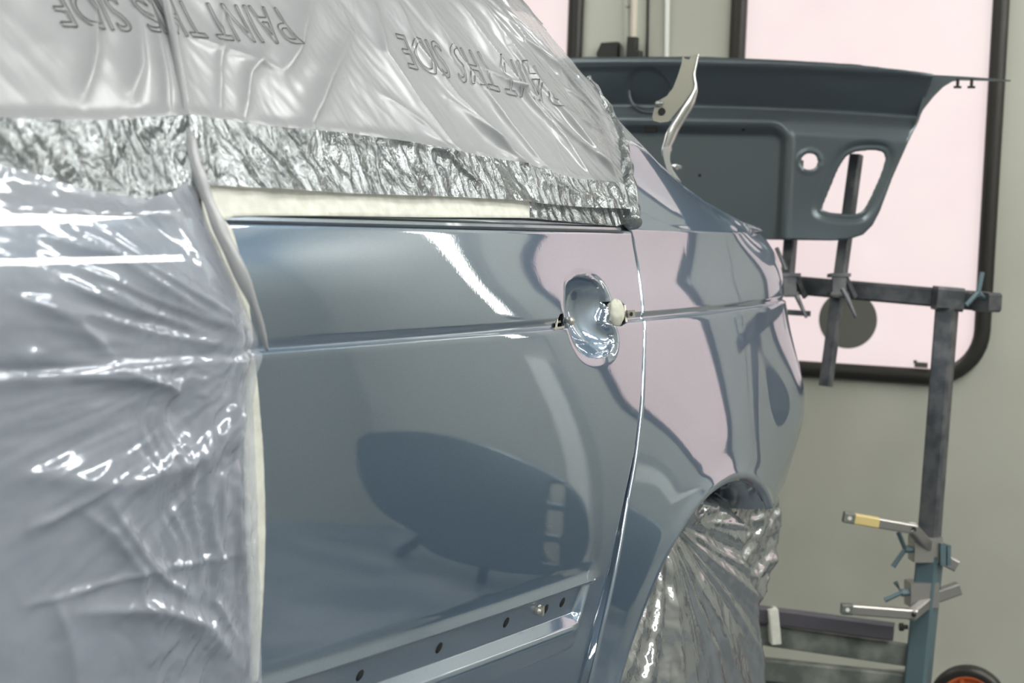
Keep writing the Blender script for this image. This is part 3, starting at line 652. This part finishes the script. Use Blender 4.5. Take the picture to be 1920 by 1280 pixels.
hang('bumper_film', [(1330, 930), (1385, 900), (1440, 893), (1462, 922), (1468, 985), (1462, 1035), (1446, 1085), (1438, 1110), (1414, 1180), (1415, 1330), (1330, 1340)], -.075, hD,
     'dark silver film bundled under the tail behind the wheel arch', FOIL)

# ------------------------------------------------------------------ boot lid on the stand
KL = 3.42
LX = RA.copy(); _e = dep(1740, 150, 3.46); _d = ray(1215, 170); _lo = CAM+_d*((_e-CAM)@RB)/(_d@RB)
LZ = np.array([0, 0, 1.]); LN = np.cross(LX, LZ); LN /= np.linalg.norm(LN); LN = -LN if LN@(CAM-_lo) < 0 else LN
def lidq(px, py):
    d = ray(px, py); t = ((_lo-CAM)@LN)/(d@LN); p = CAM+t*d-_lo; return p@LX, p@LZ
lq = lambda L: [lidq(*p) for p in L]
o_px = [(1215, 110), (1330, 110), (1480, 117), (1600, 124), (1700, 134), (1752, 143), (1738, 175), (1718, 230), (1700, 272), (1672, 335), (1650, 395), (1636, 422), (1618, 440), (1590, 449), (1560, 451), (1215, 446)]
oq = lq(o_px); oq = oq+[(-a, b) for a, b in oq[::-1]][1:]
oq = [(a, b) for a, b in oq if True]
cq, ch = lidq(1518, 303), .0195
circ = [(cq[0]+ch*math.cos(t), cq[1]+ch*math.sin(t)) for t in np.linspace(0, 2*math.pi, 40, endpoint=False)]
lamp = smooth_poly(lq([(1593, 283), (1650, 279), (1662, 292), (1655, 320), (1640, 355), (1622, 392), (1606, 404), (1540, 398), (1541, 385), (1556, 350), (1572, 310)]), 2)
mir = lambda P_: [(-a, b) for a, b in P_]
Ug, Vg = np.meshgrid(np.arange(-.72, .72, .005), np.arange(-.40, .12, .004))
U2, V2, Fc = grid_clip(Ug, Vg, oq, [circ, lamp, mir(circ), mir(lamp)])
def liddepth(u, v):
    e = v-(lidq(1215, 112)[1]-.02*np.clip(np.abs(u)/.6, 0, 1)**2)                    # below the top edge
    w = np.interp(e, [-.5, -.160, -.135, -.105, -.03, -.012, 0], [0, 0, -.008, -.030, .018, .034, .026])
    w = .5*w+.5*np.interp(e-.006, [-.5, -.160, -.135, -.105, -.03, -.012, 0], [0, 0, -.008, -.030, .018, .034, .026])
    vt = lidq(1300, 228)[1]; ur = lidq(1479, 300)[0]; r = .045                      # pressed panel with rounded corners
    qx = np.abs(u)-(ur-r); qy = v-(vt-r); dd = np.hypot(np.clip(qx, 0, None), np.clip(qy, 0, None))-r; dd = np.where((qx < 0) & (qy < 0), np.maximum(qx, qy)-r, dd)
    w = w-.024*sm(0, -.030, dd)+.003*np.exp(-((dd-.004)/.005)**2)
    dl = pseg(np.abs(u), v, lamp, True)[0]; w = w+.005*np.exp(-((dl-.004)/.006)**2)-.010*sm(.022, .008, dl)*sm(.10, .0, dl)
    dc = np.hypot(np.abs(u)-cq[0], v-cq[1])-ch; w = w+.003*np.exp(-((dc-.004)/.004)**2)
    ro_ = np.hypot(u, v)/.052; w = w-.006*sm(1.05, .93, ro_)
    return w
P = _lo+U2[..., None]*LX+V2[..., None]*LZ+liddepth(U2, V2)[..., None]*LN; P, Fc = compact(P.reshape(-1, 3), Fc)
lid = empty('boot_lid', tuple(_lo+LZ*-.3)); tag(lid, 'dark blue-grey boot lid seen from inside, held up on the stand before the pink window', 'car part')
lp = link('lid_panel', P, Fc, LID, lid); mod(lp, 'SOLIDIFY', thickness=.006, offset=0)
def lpt(px, py, w=0.): a, b = lidq(px, py); return _lo+a*LX+b*LZ+w*LN
for sgn in (1, -1):
    mb = MB(); G = [(1745, 140), (1800, 143), (1862, 147), (1895, 150), (1893, 152), (1862, 151), (1800, 150), (1785, 152), (1768, 162), (1750, 180), (1730, 205), (1716, 234), (1728, 190)]
    pts = [(_lo+(sgn*lidq(*g)[0])*LX+lidq(*g)[1]*LZ) for g in G]; mb.prism(pts, LN*-.012); fl = mb.build('lid_flange', LID, lid)
    for q in (1796, 1822):
        a, b = lidq(q, 151); p = _lo+sgn*a*LX+b*LZ; MB().bar(p+LZ*.004, p-LZ*.016, .006, .006, up=(1, 0, 0)).bar(p-LZ*.014-LX*.008, p-LZ*.014+LX*.008, .006, .005).build('flange_stud', BLACK, fl)
mb = MB(); mb.box(lpt(1217, 239, -.012), LX*.014, LZ*.010, LN*.006); mb.build('lock_slot', HOLE, lid)
for x, y in ((1392, 240), (1308, 328)):
    mb = MB(); mb.lathe(lpt(x, y, liddepth(*[np.array(q) for q in lidq(x, y)])+.0035), LN, [(0, 0), (.0035, 0), (.0045, -.002), (.006, -.004)], 16); mb.build('lid_bolt', HOLE, lid, True)
mb = MB(); mb.lathe(_lo+LN*(liddepth(np.array(0.), np.array(0.))+.004)+LZ*0, LN, [(.046, 0), (.047, .0015), (.050, .0015), (.051, -.002)], 60); mb.build('badge_rim', LID, lid, True)

# ------------------------------------------------------------------ trolley stand
KS = 3.52
def sp(x, y, k=KS): return dep(x, y, k)
st = empty('panel_stand', tuple(sp(1715, 1290))); st.location.z = 0
tag(st, 'grey steel panel stand on castors with clamps and hooked arms near the wall', 'stand')
MB().bar(sp(1777, 560), sp(1737, 1075), .043, .043, up=(0, 1, .1)).build('post', STAND, st)
MB().bar(sp(1744, 1040), sp(1712, 1360), .050, .050, up=(0, 1, .1)).build('post_sleeve', STANDB, st)
MB().bar(sp(1440, 530, KS+.21), sp(1858, 566, KS), .042, .042, up=(0, 0, 1)).build('crossbar', STAND, st)
cb = MB().bar(sp(1752, 558, KS), sp(1802, 562, KS), .056, .052, up=(0, 0, 1)).build('sleeve_clamp', STAND, st)
eb = MB().bar(sp(1838, 566, KS-.03), sp(1862, 566, KS-.01), .050, .042, up=(0, 0, 1)).build('end_bracket', STAND, st)
w_ = MB().tube([sp(1842, 510, KS-.07), sp(1834, 548, KS-.07), sp(1812, 572, KS-.07)], .0052).build('wing_bolt', STANDB, st)
MB().tube([sp(1835, 550, KS-.07), sp(1848, 562, KS-.02)], .006).build('wing_bolt', STANDB, st)
def arm(x0, y0, x1, y1, k):
    MB().bar(sp(x0, y0, k), sp(x1, y1, k), .026, .026, up=(0, 1, 0)).build('upright_arm', STAND, st)
arm(1606, 290, 1548, 724, KS+.085); arm(1494, 300, 1474, 555, KS+.14)
for cx, cy, KC in ((1573, 535, KS+.105), (1480, 535, KS+.15)):
    mb = MB(); mb.box(sp(cx, cy-19, KC-.04), RT*.022, UP*.004, FW*.024); mb.box(sp(cx-2, cy+16, KC-.04), RT*.020, UP*.004, FW*.024); mb.box(sp(cx, cy, KC-.055), RT*.015, UP*.026, FW*.006)
    mb.bar(sp(cx+12, cy-16, KC-.05), sp(cx+30, cy+22, KC-.03), .008, .012); mb.build('arm_clamp', STAND, st)
    MB().tube([sp(cx+14, cy+20, KC-.07), sp(cx+32, cy+60, KC-.09)], [.006, .0035]).build('clamp_screw', STAND, st)
    mb = MB(); mb.tube([sp(cx-6, cy-28, KC-.07), sp(cx-24, cy-70, KC-.05)] if cx < 1500 else [sp(cx+6, cy+6, KC-.06), sp(cx+16, cy+24, KC-.07)], .005); mb.build('clamp_screw', STAND, st)
MB().bar(sp(1476, 585, KS+.13), sp(1520, 588, KS+.12), .010, .012).build('lower_rail', STAND, st)
# two hooked arms on sliding clamps
def hook(pts, k, clamp, tb, m):
    a, b, c_, d_ = [sp(*p) for p in pts]
    a = a-FW*.06; b = b-FW*.06
    ar = MB().bar(a, b+(b-a)/np.linalg.norm(b-a)*.008, .021, .021).bar(b-(c_-b)/np.linalg.norm(c_-b)*.008, c_, .021, .023).bar(c_-(d_-c_)*.1, d_, .028, .026).build('hook_arm', m, st)
    dirn = (b-a)/np.linalg.norm(b-a); up_ = np.cross(dirn, FW); up_ /= np.linalg.norm(up_)
    e = MB().bar(a-dirn*.0015-FW*.0006, a+dirn*.022-FW*.0006, .0225, .0225).build('arm_end_plate', STANDG, ar)
    MB().lathe(a+dirn*.010-FW*.0120, FW, [(0, -.001), (.0045, -.001), (.0045, .001)], 18).build('arm_hole', mat('hole_light', (.6, .62, .56), .6), ar)
    MB().lathe(b-FW*.0115, FW, [(0, -.002), (.0048, -.002), (.0048, .001)], 18).build('pivot_pin', HOLE, ar)
    q = sp(*clamp); MB().box(q, RT*.031, UP*.027, FW*.03).build('slide_clamp', ZINC, st)
    p0, p1, p2, p3 = [sp(*p)-FW*.02 for p in tb]; MB().tube([p0, p1, p2], .0055).tube([p1, p3], [.009, .006]).build('wing_bolt', STANDB, st)
    return a, dirn, up_
a, dr, uq = hook([(1572, 963), (1698, 985), (1755, 1040), (1792, 1060)], KS, (1735, 1028), [(1680, 995), (1693, 1027), (1670, 1060), (1710, 1028)], ZINC)
MB().bar(a+dr*.022-FW*.0008, a+dr*.075-FW*.0008, .0222, .0222).build('yellow_tape_band', YELL, st)
hook([(1568, 1132), (1698, 1142), (1752, 1118), (1798, 1102)], KS, (1728, 1112), [(1675, 1088), (1686, 1108), (1655, 1122), (1705, 1108)], ZINC)
mb = MB(); mb.box(sp(1766, 1038, KS-.03), RT*.006, UP*.024, FW*.012); mb.box(sp(1777, 1040, KS-.03), RT*.004, UP*.022, FW*.012); mb.build('hinge_lug', STANDB, st)
MB().bar(sp(1380, 1145, KS+.1), sp(1676, 1184, KS), .030, .036).build('rail', mat('purple_grey_paint', (.10, .095, .115), .4, .3), st)
MB().bar(sp(1360, 1178, KS+.12), sp(1706, 1228, KS+.02), .02, .048).build('rail', STANDG, st)
MB().bar(sp(1360, 1246, KS+.12), sp(1706, 1283, KS+.02), .03, .050).build('rail', STANDG, st)
mb = MB(); mb.bar(sp(1447, 1140, KS+.07), sp(1453, 1204, KS+.07), .022, .050, up=FW); tp = mb.build('tape_band', TAPE, st); tp['label'] = 'cream masking tape wrapped round the rails'
MB().lathe(sp(1697, 1175, KS-.02), RT, [(0, -.012), (.009, -.012), (.009, -.004), (.005, -.004), (.005, .006)], 14).build('pivot_pin', BLACK, st)
# base frame and castors
mb = MB(); f0 = sp(1712, 1340); f0[2] = .14
for q in (1, -1): mb.bar(f0+RT*-.9+FW*.15*q, f0+RT*.02+FW*.15*q, .04, .04)
mb.bar(f0-FW*.17, f0+FW*.17, .04, .04); mb.bar(f0+RT*-.88-FW*.17, f0+RT*-.88+FW*.17, .04, .04)
mb.build('base_frame', STANDG, st)
ORANGE = mat('orange_rim', (.55, .12, .035), .45)
_d = ray(1816, 1318); _t = (.088-HC)/_d[2]; wc = CAM+_t*_d; print('WHEEL depth', _t, 'top', proj(wc+np.array([0, 0, .088])))
WN = -FW*.93+RT*-.36; WN[2] = 0; WN /= np.linalg.norm(WN)
for i, c in enumerate((wc, wc+FW*.33-RT*.62, wc-RT*1.0, wc-RT*1.0+FW*.36)):
    c = np.array([c[0], c[1], .088])
    ty = MB().lathe(c, WN, [(.066, -.018), (.078, -.021), (.086, -.014), (.088, 0), (.086, .014), (.078, .021), (.066, .018)], 48).build('castor_tyre', RUBBER, st, True)
    rm = MB().lathe(c, WN, [(.067, .016), (.062, .019), (.058, .010), (.030, .004), (.024, .016), (0, .018)], 48).lathe(c, WN, [(0, -.018), (.024, -.016), (.030, -.004), (.058, -.010), (.062, -.019), (.067, -.016)], 48).build('castor_rim', ORANGE, ty, True)
    for k in range(5):
        t = k*2*math.pi/5+.3; r1 = np.cross(WN, LZ); dq = math.cos(t)*LZ+math.sin(t)*r1
        MB().bar(c+dq*.026+WN*.010, c+dq*.058+WN*.014, .010, .006, up=WN).build('rim_rib', ORANGE, rm)
    MB().bar(c-WN*.030, c-WN*.030+LZ*.075+(f0-c)*np.array([.12, .12, 0]), .026, .006, up=WN).build('castor_fork', STANDG, ty)

# ------------------------------------------------------------------ room shell
def wallpanel(name, a0, a1, z0, z1, b0, b1, m, holes=()):
    mb = MB(); S, W = None, None
    c = room((a0+a1)/2, (b0+b1)/2, (z0+z1)/2); mb.box(c, RA*(a1-a0)/2, RB*(b1-b0)/2, LZ*(z1-z0)/2); o = mb.build(name, m); tag(o, kind='structure'); return o
A0, A1, BF, ZT = -3.6, 2.75, 7.5, 3.1
wins = {'window_1': hitW(1079, 50)[0]-.0, 'window_2': None}
w2l, w2r = hitW(1385, 50)[0], hitW(1875, 50)[0]; wz0 = hitW(1600, 697)[1]; wz1 = 1.95
w1r = hitW(1080, 50)[0]; ww = w2r-w2l; pitch = w2l-w1r+ww; print('WIN', w2l, w2r, wz0, w1r, pitch)
WS = [(w2l-2*pitch, w2r-2*pitch), (w2l-pitch, w2r-pitch), (w2l, w2r), (w2l+pitch, w2r+pitch)]
def rrect(a0, a1, z0, z1, r, n=10):
    P_ = []
    for cx, cz, t0 in ((a1-r, z1-r, 0), (a0+r, z1-r, .5), (a0+r, z0+r, 1), (a1-r, z0+r, 1.5)):
        P_ += [(cx+r*math.cos((t0+k/n*.5)*math.pi), cz+r*math.sin((t0+k/n*.5)*math.pi)) for k in range(n+1)]
    return P_
RAD = .125
PANE = mat('tinted_door_pane', (.75, .66, .66), .15); pb = PANE.node_tree.nodes['Principled BSDF']
pn = nd(PANE, 'ShaderNodeTexNoise', Scale=3.2, Detail=5.); pr = nd(PANE, 'ShaderNodeValToRGB'); lk(PANE, coords(PANE), pn.inputs['Vector']); lk(PANE, pn.outputs[0], pr.inputs[0])
pr.color_ramp.elements[0].position = .3; pr.color_ramp.elements[1].position = .7; pr.color_ramp.elements[0].color = (.86, .70, .715, 1); pr.color_ramp.elements[1].color = (.90, .78, .775, 1)
lk(PANE, pr.outputs[0], pb.inputs['Emission Color']); pb.inputs['Emission Strength'].default_value = WIN_E
pb.inputs['Base Color'].default_value = (.25, .22, .22, 1)
PANE2 = PANE.copy(); PANE2.name = 'sunlit_door_pane'; q_ = PANE2.node_tree.nodes['Principled BSDF']; q_.inputs['Emission Strength'].default_value = 1.0
for e_, c_ in zip([n for n in PANE2.node_tree.nodes if n.type == 'VALTORGB'][0].color_ramp.elements, ((.80, .60, .585, 1), (.96, .74, .72, 1))): e_.color = c_
# back wall with openings
mid = (hitW(1214, 50)[0])
def wall_with_holes(name, a0, a1, b0, b1, m, wl_, kind='structure'):
    mb = MB()
    hs = [h for h in wl_ if h[0] > a0 and h[1] < a1]
    bm = bmesh.new()
    def loop(pts, b): return [bm.verts.new(tuple(room(a, b, z))) for a, z in pts]
    for b in (b0, b1):
        es = []
        for pts in [[(a0, 0.), (a1, 0.), (a1, ZT), (a0, ZT)]]+[rrect(h[0]-.001, h[1]+.001, wz0, wz1, RAD) for h in hs]:
            L = loop(pts, b); es += [bm.edges.new((L[i], L[(i+1) % len(L)])) for i in range(len(L))]
        bmesh.ops.triangle_fill(bm, use_beauty=True, edges=es)
    bm.verts.ensure_lookup_table()
    n = len(bm.verts)//2; off = 0
    for cnt in [4]+[44]*len(hs):
        for i in range(cnt):
            j = (i+1) % cnt; bm.faces.new((bm.verts[off+i], bm.verts[off+j], bm.verts[n+off+j], bm.verts[n+off+i]))
        off += cnt
    bmesh.ops.recalc_face_normals(bm, faces=bm.faces)
    me = bpy.data.meshes.new(name); bm.to_mesh(me); bm.free(); me.materials.append(m); o = bpy.data.objects.new(name, me); C.objects.link(o); tag(o, kind=kind); return o
e1 = mid-pitch; e2 = mid+pitch; e3 = mid+2*pitch
wallpanel('wall_back', A0-.1, e1-.003, 0, ZT, -.06, 0, WALL); wallpanel('wall_back_right', e3+.003, A1+.1, 0, ZT, -.06, 0, WALL)
doors = []
for i, (a, b) in enumerate(((e1, mid), (mid, e2), (e2, e3))):
    d = wall_with_holes('door_%d' % (i+1), a+.003, b-.003, -.05, 0, WALL if i else DOORP, WS); doors.append(d)
for i, (a, b) in enumerate(WS[1:]):
    w = empty('window_%d' % (i+1), tuple(room((a+b)/2, 0, wz0))); tag(w, kind='structure')
    P_ = rrect(a, b, wz0, wz1, RAD); V_ = []; prof = [(-.020, .0), (-.020, .012), (-.010, .020), (.010, .020), (.020, .012), (.020, -.03), (-.020, -.03)]
    cen = np.array([(a+b)/2, (wz0+wz1)/2]); N_ = len(P_); pa = np.array(P_); tg = np.roll(pa, -1, 0)-np.roll(pa, 1, 0); nn = np.stack([tg[:, 1], -tg[:, 0]], 1); nn /= np.linalg.norm(nn, axis=1)[:, None]
    for o_, h_ in prof: V_ += [room(p[0]+q[0]*o_, h_, p[1]+q[1]*o_) for p, q in zip(pa, nn)]
    k = len(prof); mb = MB(); mb.add(V_, [(r*N_+j, r*N_+(j+1) % N_, ((r+1) % k)*N_+(j+1) % N_, ((r+1) % k)*N_+j) for r in range(k) for j in range(N_)]); mb.build('window_frame', RUBBER, w, True, autos=.9)
    mb = MB(); mb.prism([room(p[0]-q[0]*.012, -.012, p[1]-q[1]*.012) for p, q in zip(pa, nn)], RB*.006); mb.build('window_pane', PANE if i < 2 else PANE2, w)
# door furniture between the windows
def wq(x, y, b=.0): a, z = hitW(x, y, b); return room(a, b, z)
lb = empty('bolt_rod', tuple(wq(1190, 60))); tag(lb, 'cream vertical bolt rod with black guide on the booth door above the boot lid', 'door bolt')
MB().tube([wq(1196, -250, .03), wq(1188, 72, .03)], .0085).build('rod', mat('cream_rod', (.62, .56, .48), .4), lb)
MB().bar(wq(1187, 70, .03), wq(1185, 108, .03), .026, .03, up=RB).build('rod_guide', BLACK, lb)
MB().bar(wq(1196, 96, .03), wq(1197, 125, .03), .02, .03, up=RB).build('rod_foot', BLACK, lb)
MB().bar(wq(1176, -200, .004), wq(1173, 130, .004), .012, .008, up=RB).build('cover_strip', DOORP, lb)
lk_ = MB().prism([wq(1120, 112, .03), wq(1118, 100, .03), wq(1127, 80, .03), wq(1157, 78, .03), wq(1156, 112, .03)], -RB*.03).build('lock_case', BLACK); tag(lk_, 'small black lock case on the booth door left of the cream rod', 'lock')
o = MB().bar(wq(1254, -200, .006), wq(1250, 160, .006), .010, .012, up=RB).build('edge_strip', mat('white_strip', (.72, .75, .72), .3)); tag(o, 'thin white vertical edge strip on the booth door behind the boot hinge', 'trim strip')
o = MB().bar(wq(1217, -200, .002), wq(1213, 160, .002), .006, .004, up=RB).build('trim_1', RUBBER); tag(o, kind='structure')
for x, y in ((1178, 12), (1251, 12)):
    o = MB().lathe(wq(x, y, .0), RB, [(.005, 0), (.005, .010), (0, .011)], 12).build('door_screw', ZINC); tag(o, 'small screw head on the %s strip of the booth door' % ('cover' if x < 1200 else 'white edge'), 'screw')
o = MB().lathe(room(*[hitW(1587, 600, .02)[0], 0, hitW(1587, 600, .02)[1]]), RB, [(0, -.008), (.074, -.008), (.074, -.004), (.0, -.004)], 64).build('round_disc', mat('olive_grey_disc', (.10, .105, .09), .5)); tag(o, 'flat grey-green round disc stuck on the pink window behind the crossbar', 'disc')
mb = MB(); mb.box(wq(1727, 684, .018), RA*.016, RB*.004, LZ*.0065); mb.box(wq(1716, 678, .018), RA*.004, RB*.004, LZ*.004); o = mb.build('window_clip', mat('clip_grey', (.07, .075, .06), .5)); tag(o, 'small grey clip on the lower edge of the pink window frame', 'clip')

for nm, a, b in (('wall_left', (A0-.1, A0), (0, BF)), ('wall_right', (A1, A1+.1), (0, BF)), ('wall_front', (A0-.1, A1+.1), (BF, BF+.1))):
    wallpanel(nm, a[0], a[1], 0, ZT, b[0], b[1], WALL)
wallpanel('floor', A0-.1, A1+.1, -.1, 0, -.1, BF+.1, FLOOR); wallpanel('ceiling', A0-.1, A1+.1, ZT, ZT+.1, -.1, BF+.1, CEIL)
# ceiling light boxes, two rows, and the angled row along the right wall
LAMP = mat('lamp_diffuser', (.9, .9, .9), .4); q = LAMP.node_tree.nodes['Principled BSDF']; q.inputs['Emission Color'].default_value = (1., .98, .93, 1); q.inputs['Emission Strength'].default_value = CEIL_E
def light_box(c, ax, ay, nrm, L, W_, label, grp=None):
    c = np.array(c); t = empty('ceiling_light', tuple(c)); tag(t, label, 'lamp', grp)
    MB().box(c-nrm*.045, ax*(L/2+.03), ay*(W_/2+.03), nrm*.04).build('light_housing', CEIL, t)
    MB().box(c-nrm*.002, ax*L/2, ay*W_/2, nrm*.004).build('diffuser', LAMP, t)
for i, a in enumerate((-2.0, 1.05)):
    for b in (1.3, 3.3, 5.3):
        light_box(room(a, b, ZT-.09), RB, RA, -LZ, 1.3, .28, 'long ceiling light box above the %s' % ('car roof' if i == 0 else 'aisle beside the car'), 'ceiling light boxes, %s row' % ('car side' if i == 0 else 'aisle'))
nr = -RA*.8-LZ*.6; ay = -RA*.6+LZ*.8
for b in (1.1, 3.0, 4.9):
    light_box(room(A1-.16, b, 2.62), RB, ay, nr, 1.4, .25, 'angled light box high along the right-hand wall', 'angled wall light boxes')

# vertical lamp beside the last door leaf and its pale jamb below
TUBE = LAMP.copy(); TUBE.name = 'tube_glow'; TUBE.node_tree.nodes['Principled BSDF'].inputs['Emission Strength'].default_value = 5.5
t = empty('wall_lamp', tuple(room(1.55, .03, 1.7))); tag(t, 'tall vertical tube lamp beside the right-hand booth door, seen only mirrored in the paint', 'lamp')
MB().box(room(1.55, .022, 1.76), RA*.045, RB*.020, LZ*.60).build('lamp_housing', CEIL, t)
for q in (-.02, .02): MB().box(room(1.55+q, .047, 1.76), RA*.008, RB*.006, LZ*.58).build('lamp_tube', TUBE, t)
o = MB().box(room(1.55, .012, .52), RA*.05, RB*.012, LZ*.50).build('trim_2', mat('pale_jamb_paint', (.75, .78, .74), .4)); tag(o, kind='structure')
# dark painted bonnet on a trestle in the right-hand corner (mirrored in the lower door)
tr = empty('trestle', tuple(room(2.1, .55, 0))); tag(tr, 'dark steel folding trestle with splayed legs carrying the small dark panel', 'trestle')
for a0_, a1_ in ((1.59, 1.15), (1.65, 1.69), (1.73, 2.23)):
    MB().bar(room(a0_, .45, .34), room(a1_, .42, 0), .035, .035, up=RB).build('leg', STAND, tr)
MB().bar(room(1.4, .45, .33), room(2.1, .45, .33), .035, .035).build('crosspiece', STAND, tr)
pl_ = [(1.56, .25), (1.50, .40), (1.52, .56), (1.60, .66), (1.75, .72), (2.0, .76), (2.25, .74), (2.5, .68), (2.72, .60), (2.72, .34), (2.3, .30), (2.3, .22)]
pp_ = smooth_poly(pl_, 2); Ug, Vg = np.meshgrid(np.arange(1.45, 2.75, .012), np.arange(.18, .8, .010))
slots = [rrect(1.60, 1.66, .56, .64, .012, 4), rrect(1.60, 1.67, .43, .53, .012, 4), rrect(1.61, 1.68, .31, .40, .012, 4)]
U2, V2, Fc = grid_clip(Ug, Vg, pp_, slots)
P = np.stack([room(0, 0, 0)]*U2.size).reshape(*U2.shape, 3)+(U2[..., None]-.43)*RA+(.50+.10*(1-((U2-2.1)/.7)**2)-.05*((V2-.45)/.3)**2)[..., None]*RB+(V2[..., None]-.12)*LZ
P, Fc = compact(P.reshape(-1, 3), Fc); o = link('spare_panel', P, Fc, LID); mod(o, 'SOLIDIFY', thickness=.01); tag(o, 'dark body panel with three slots propped on a trestle in the far right corner', 'car part')
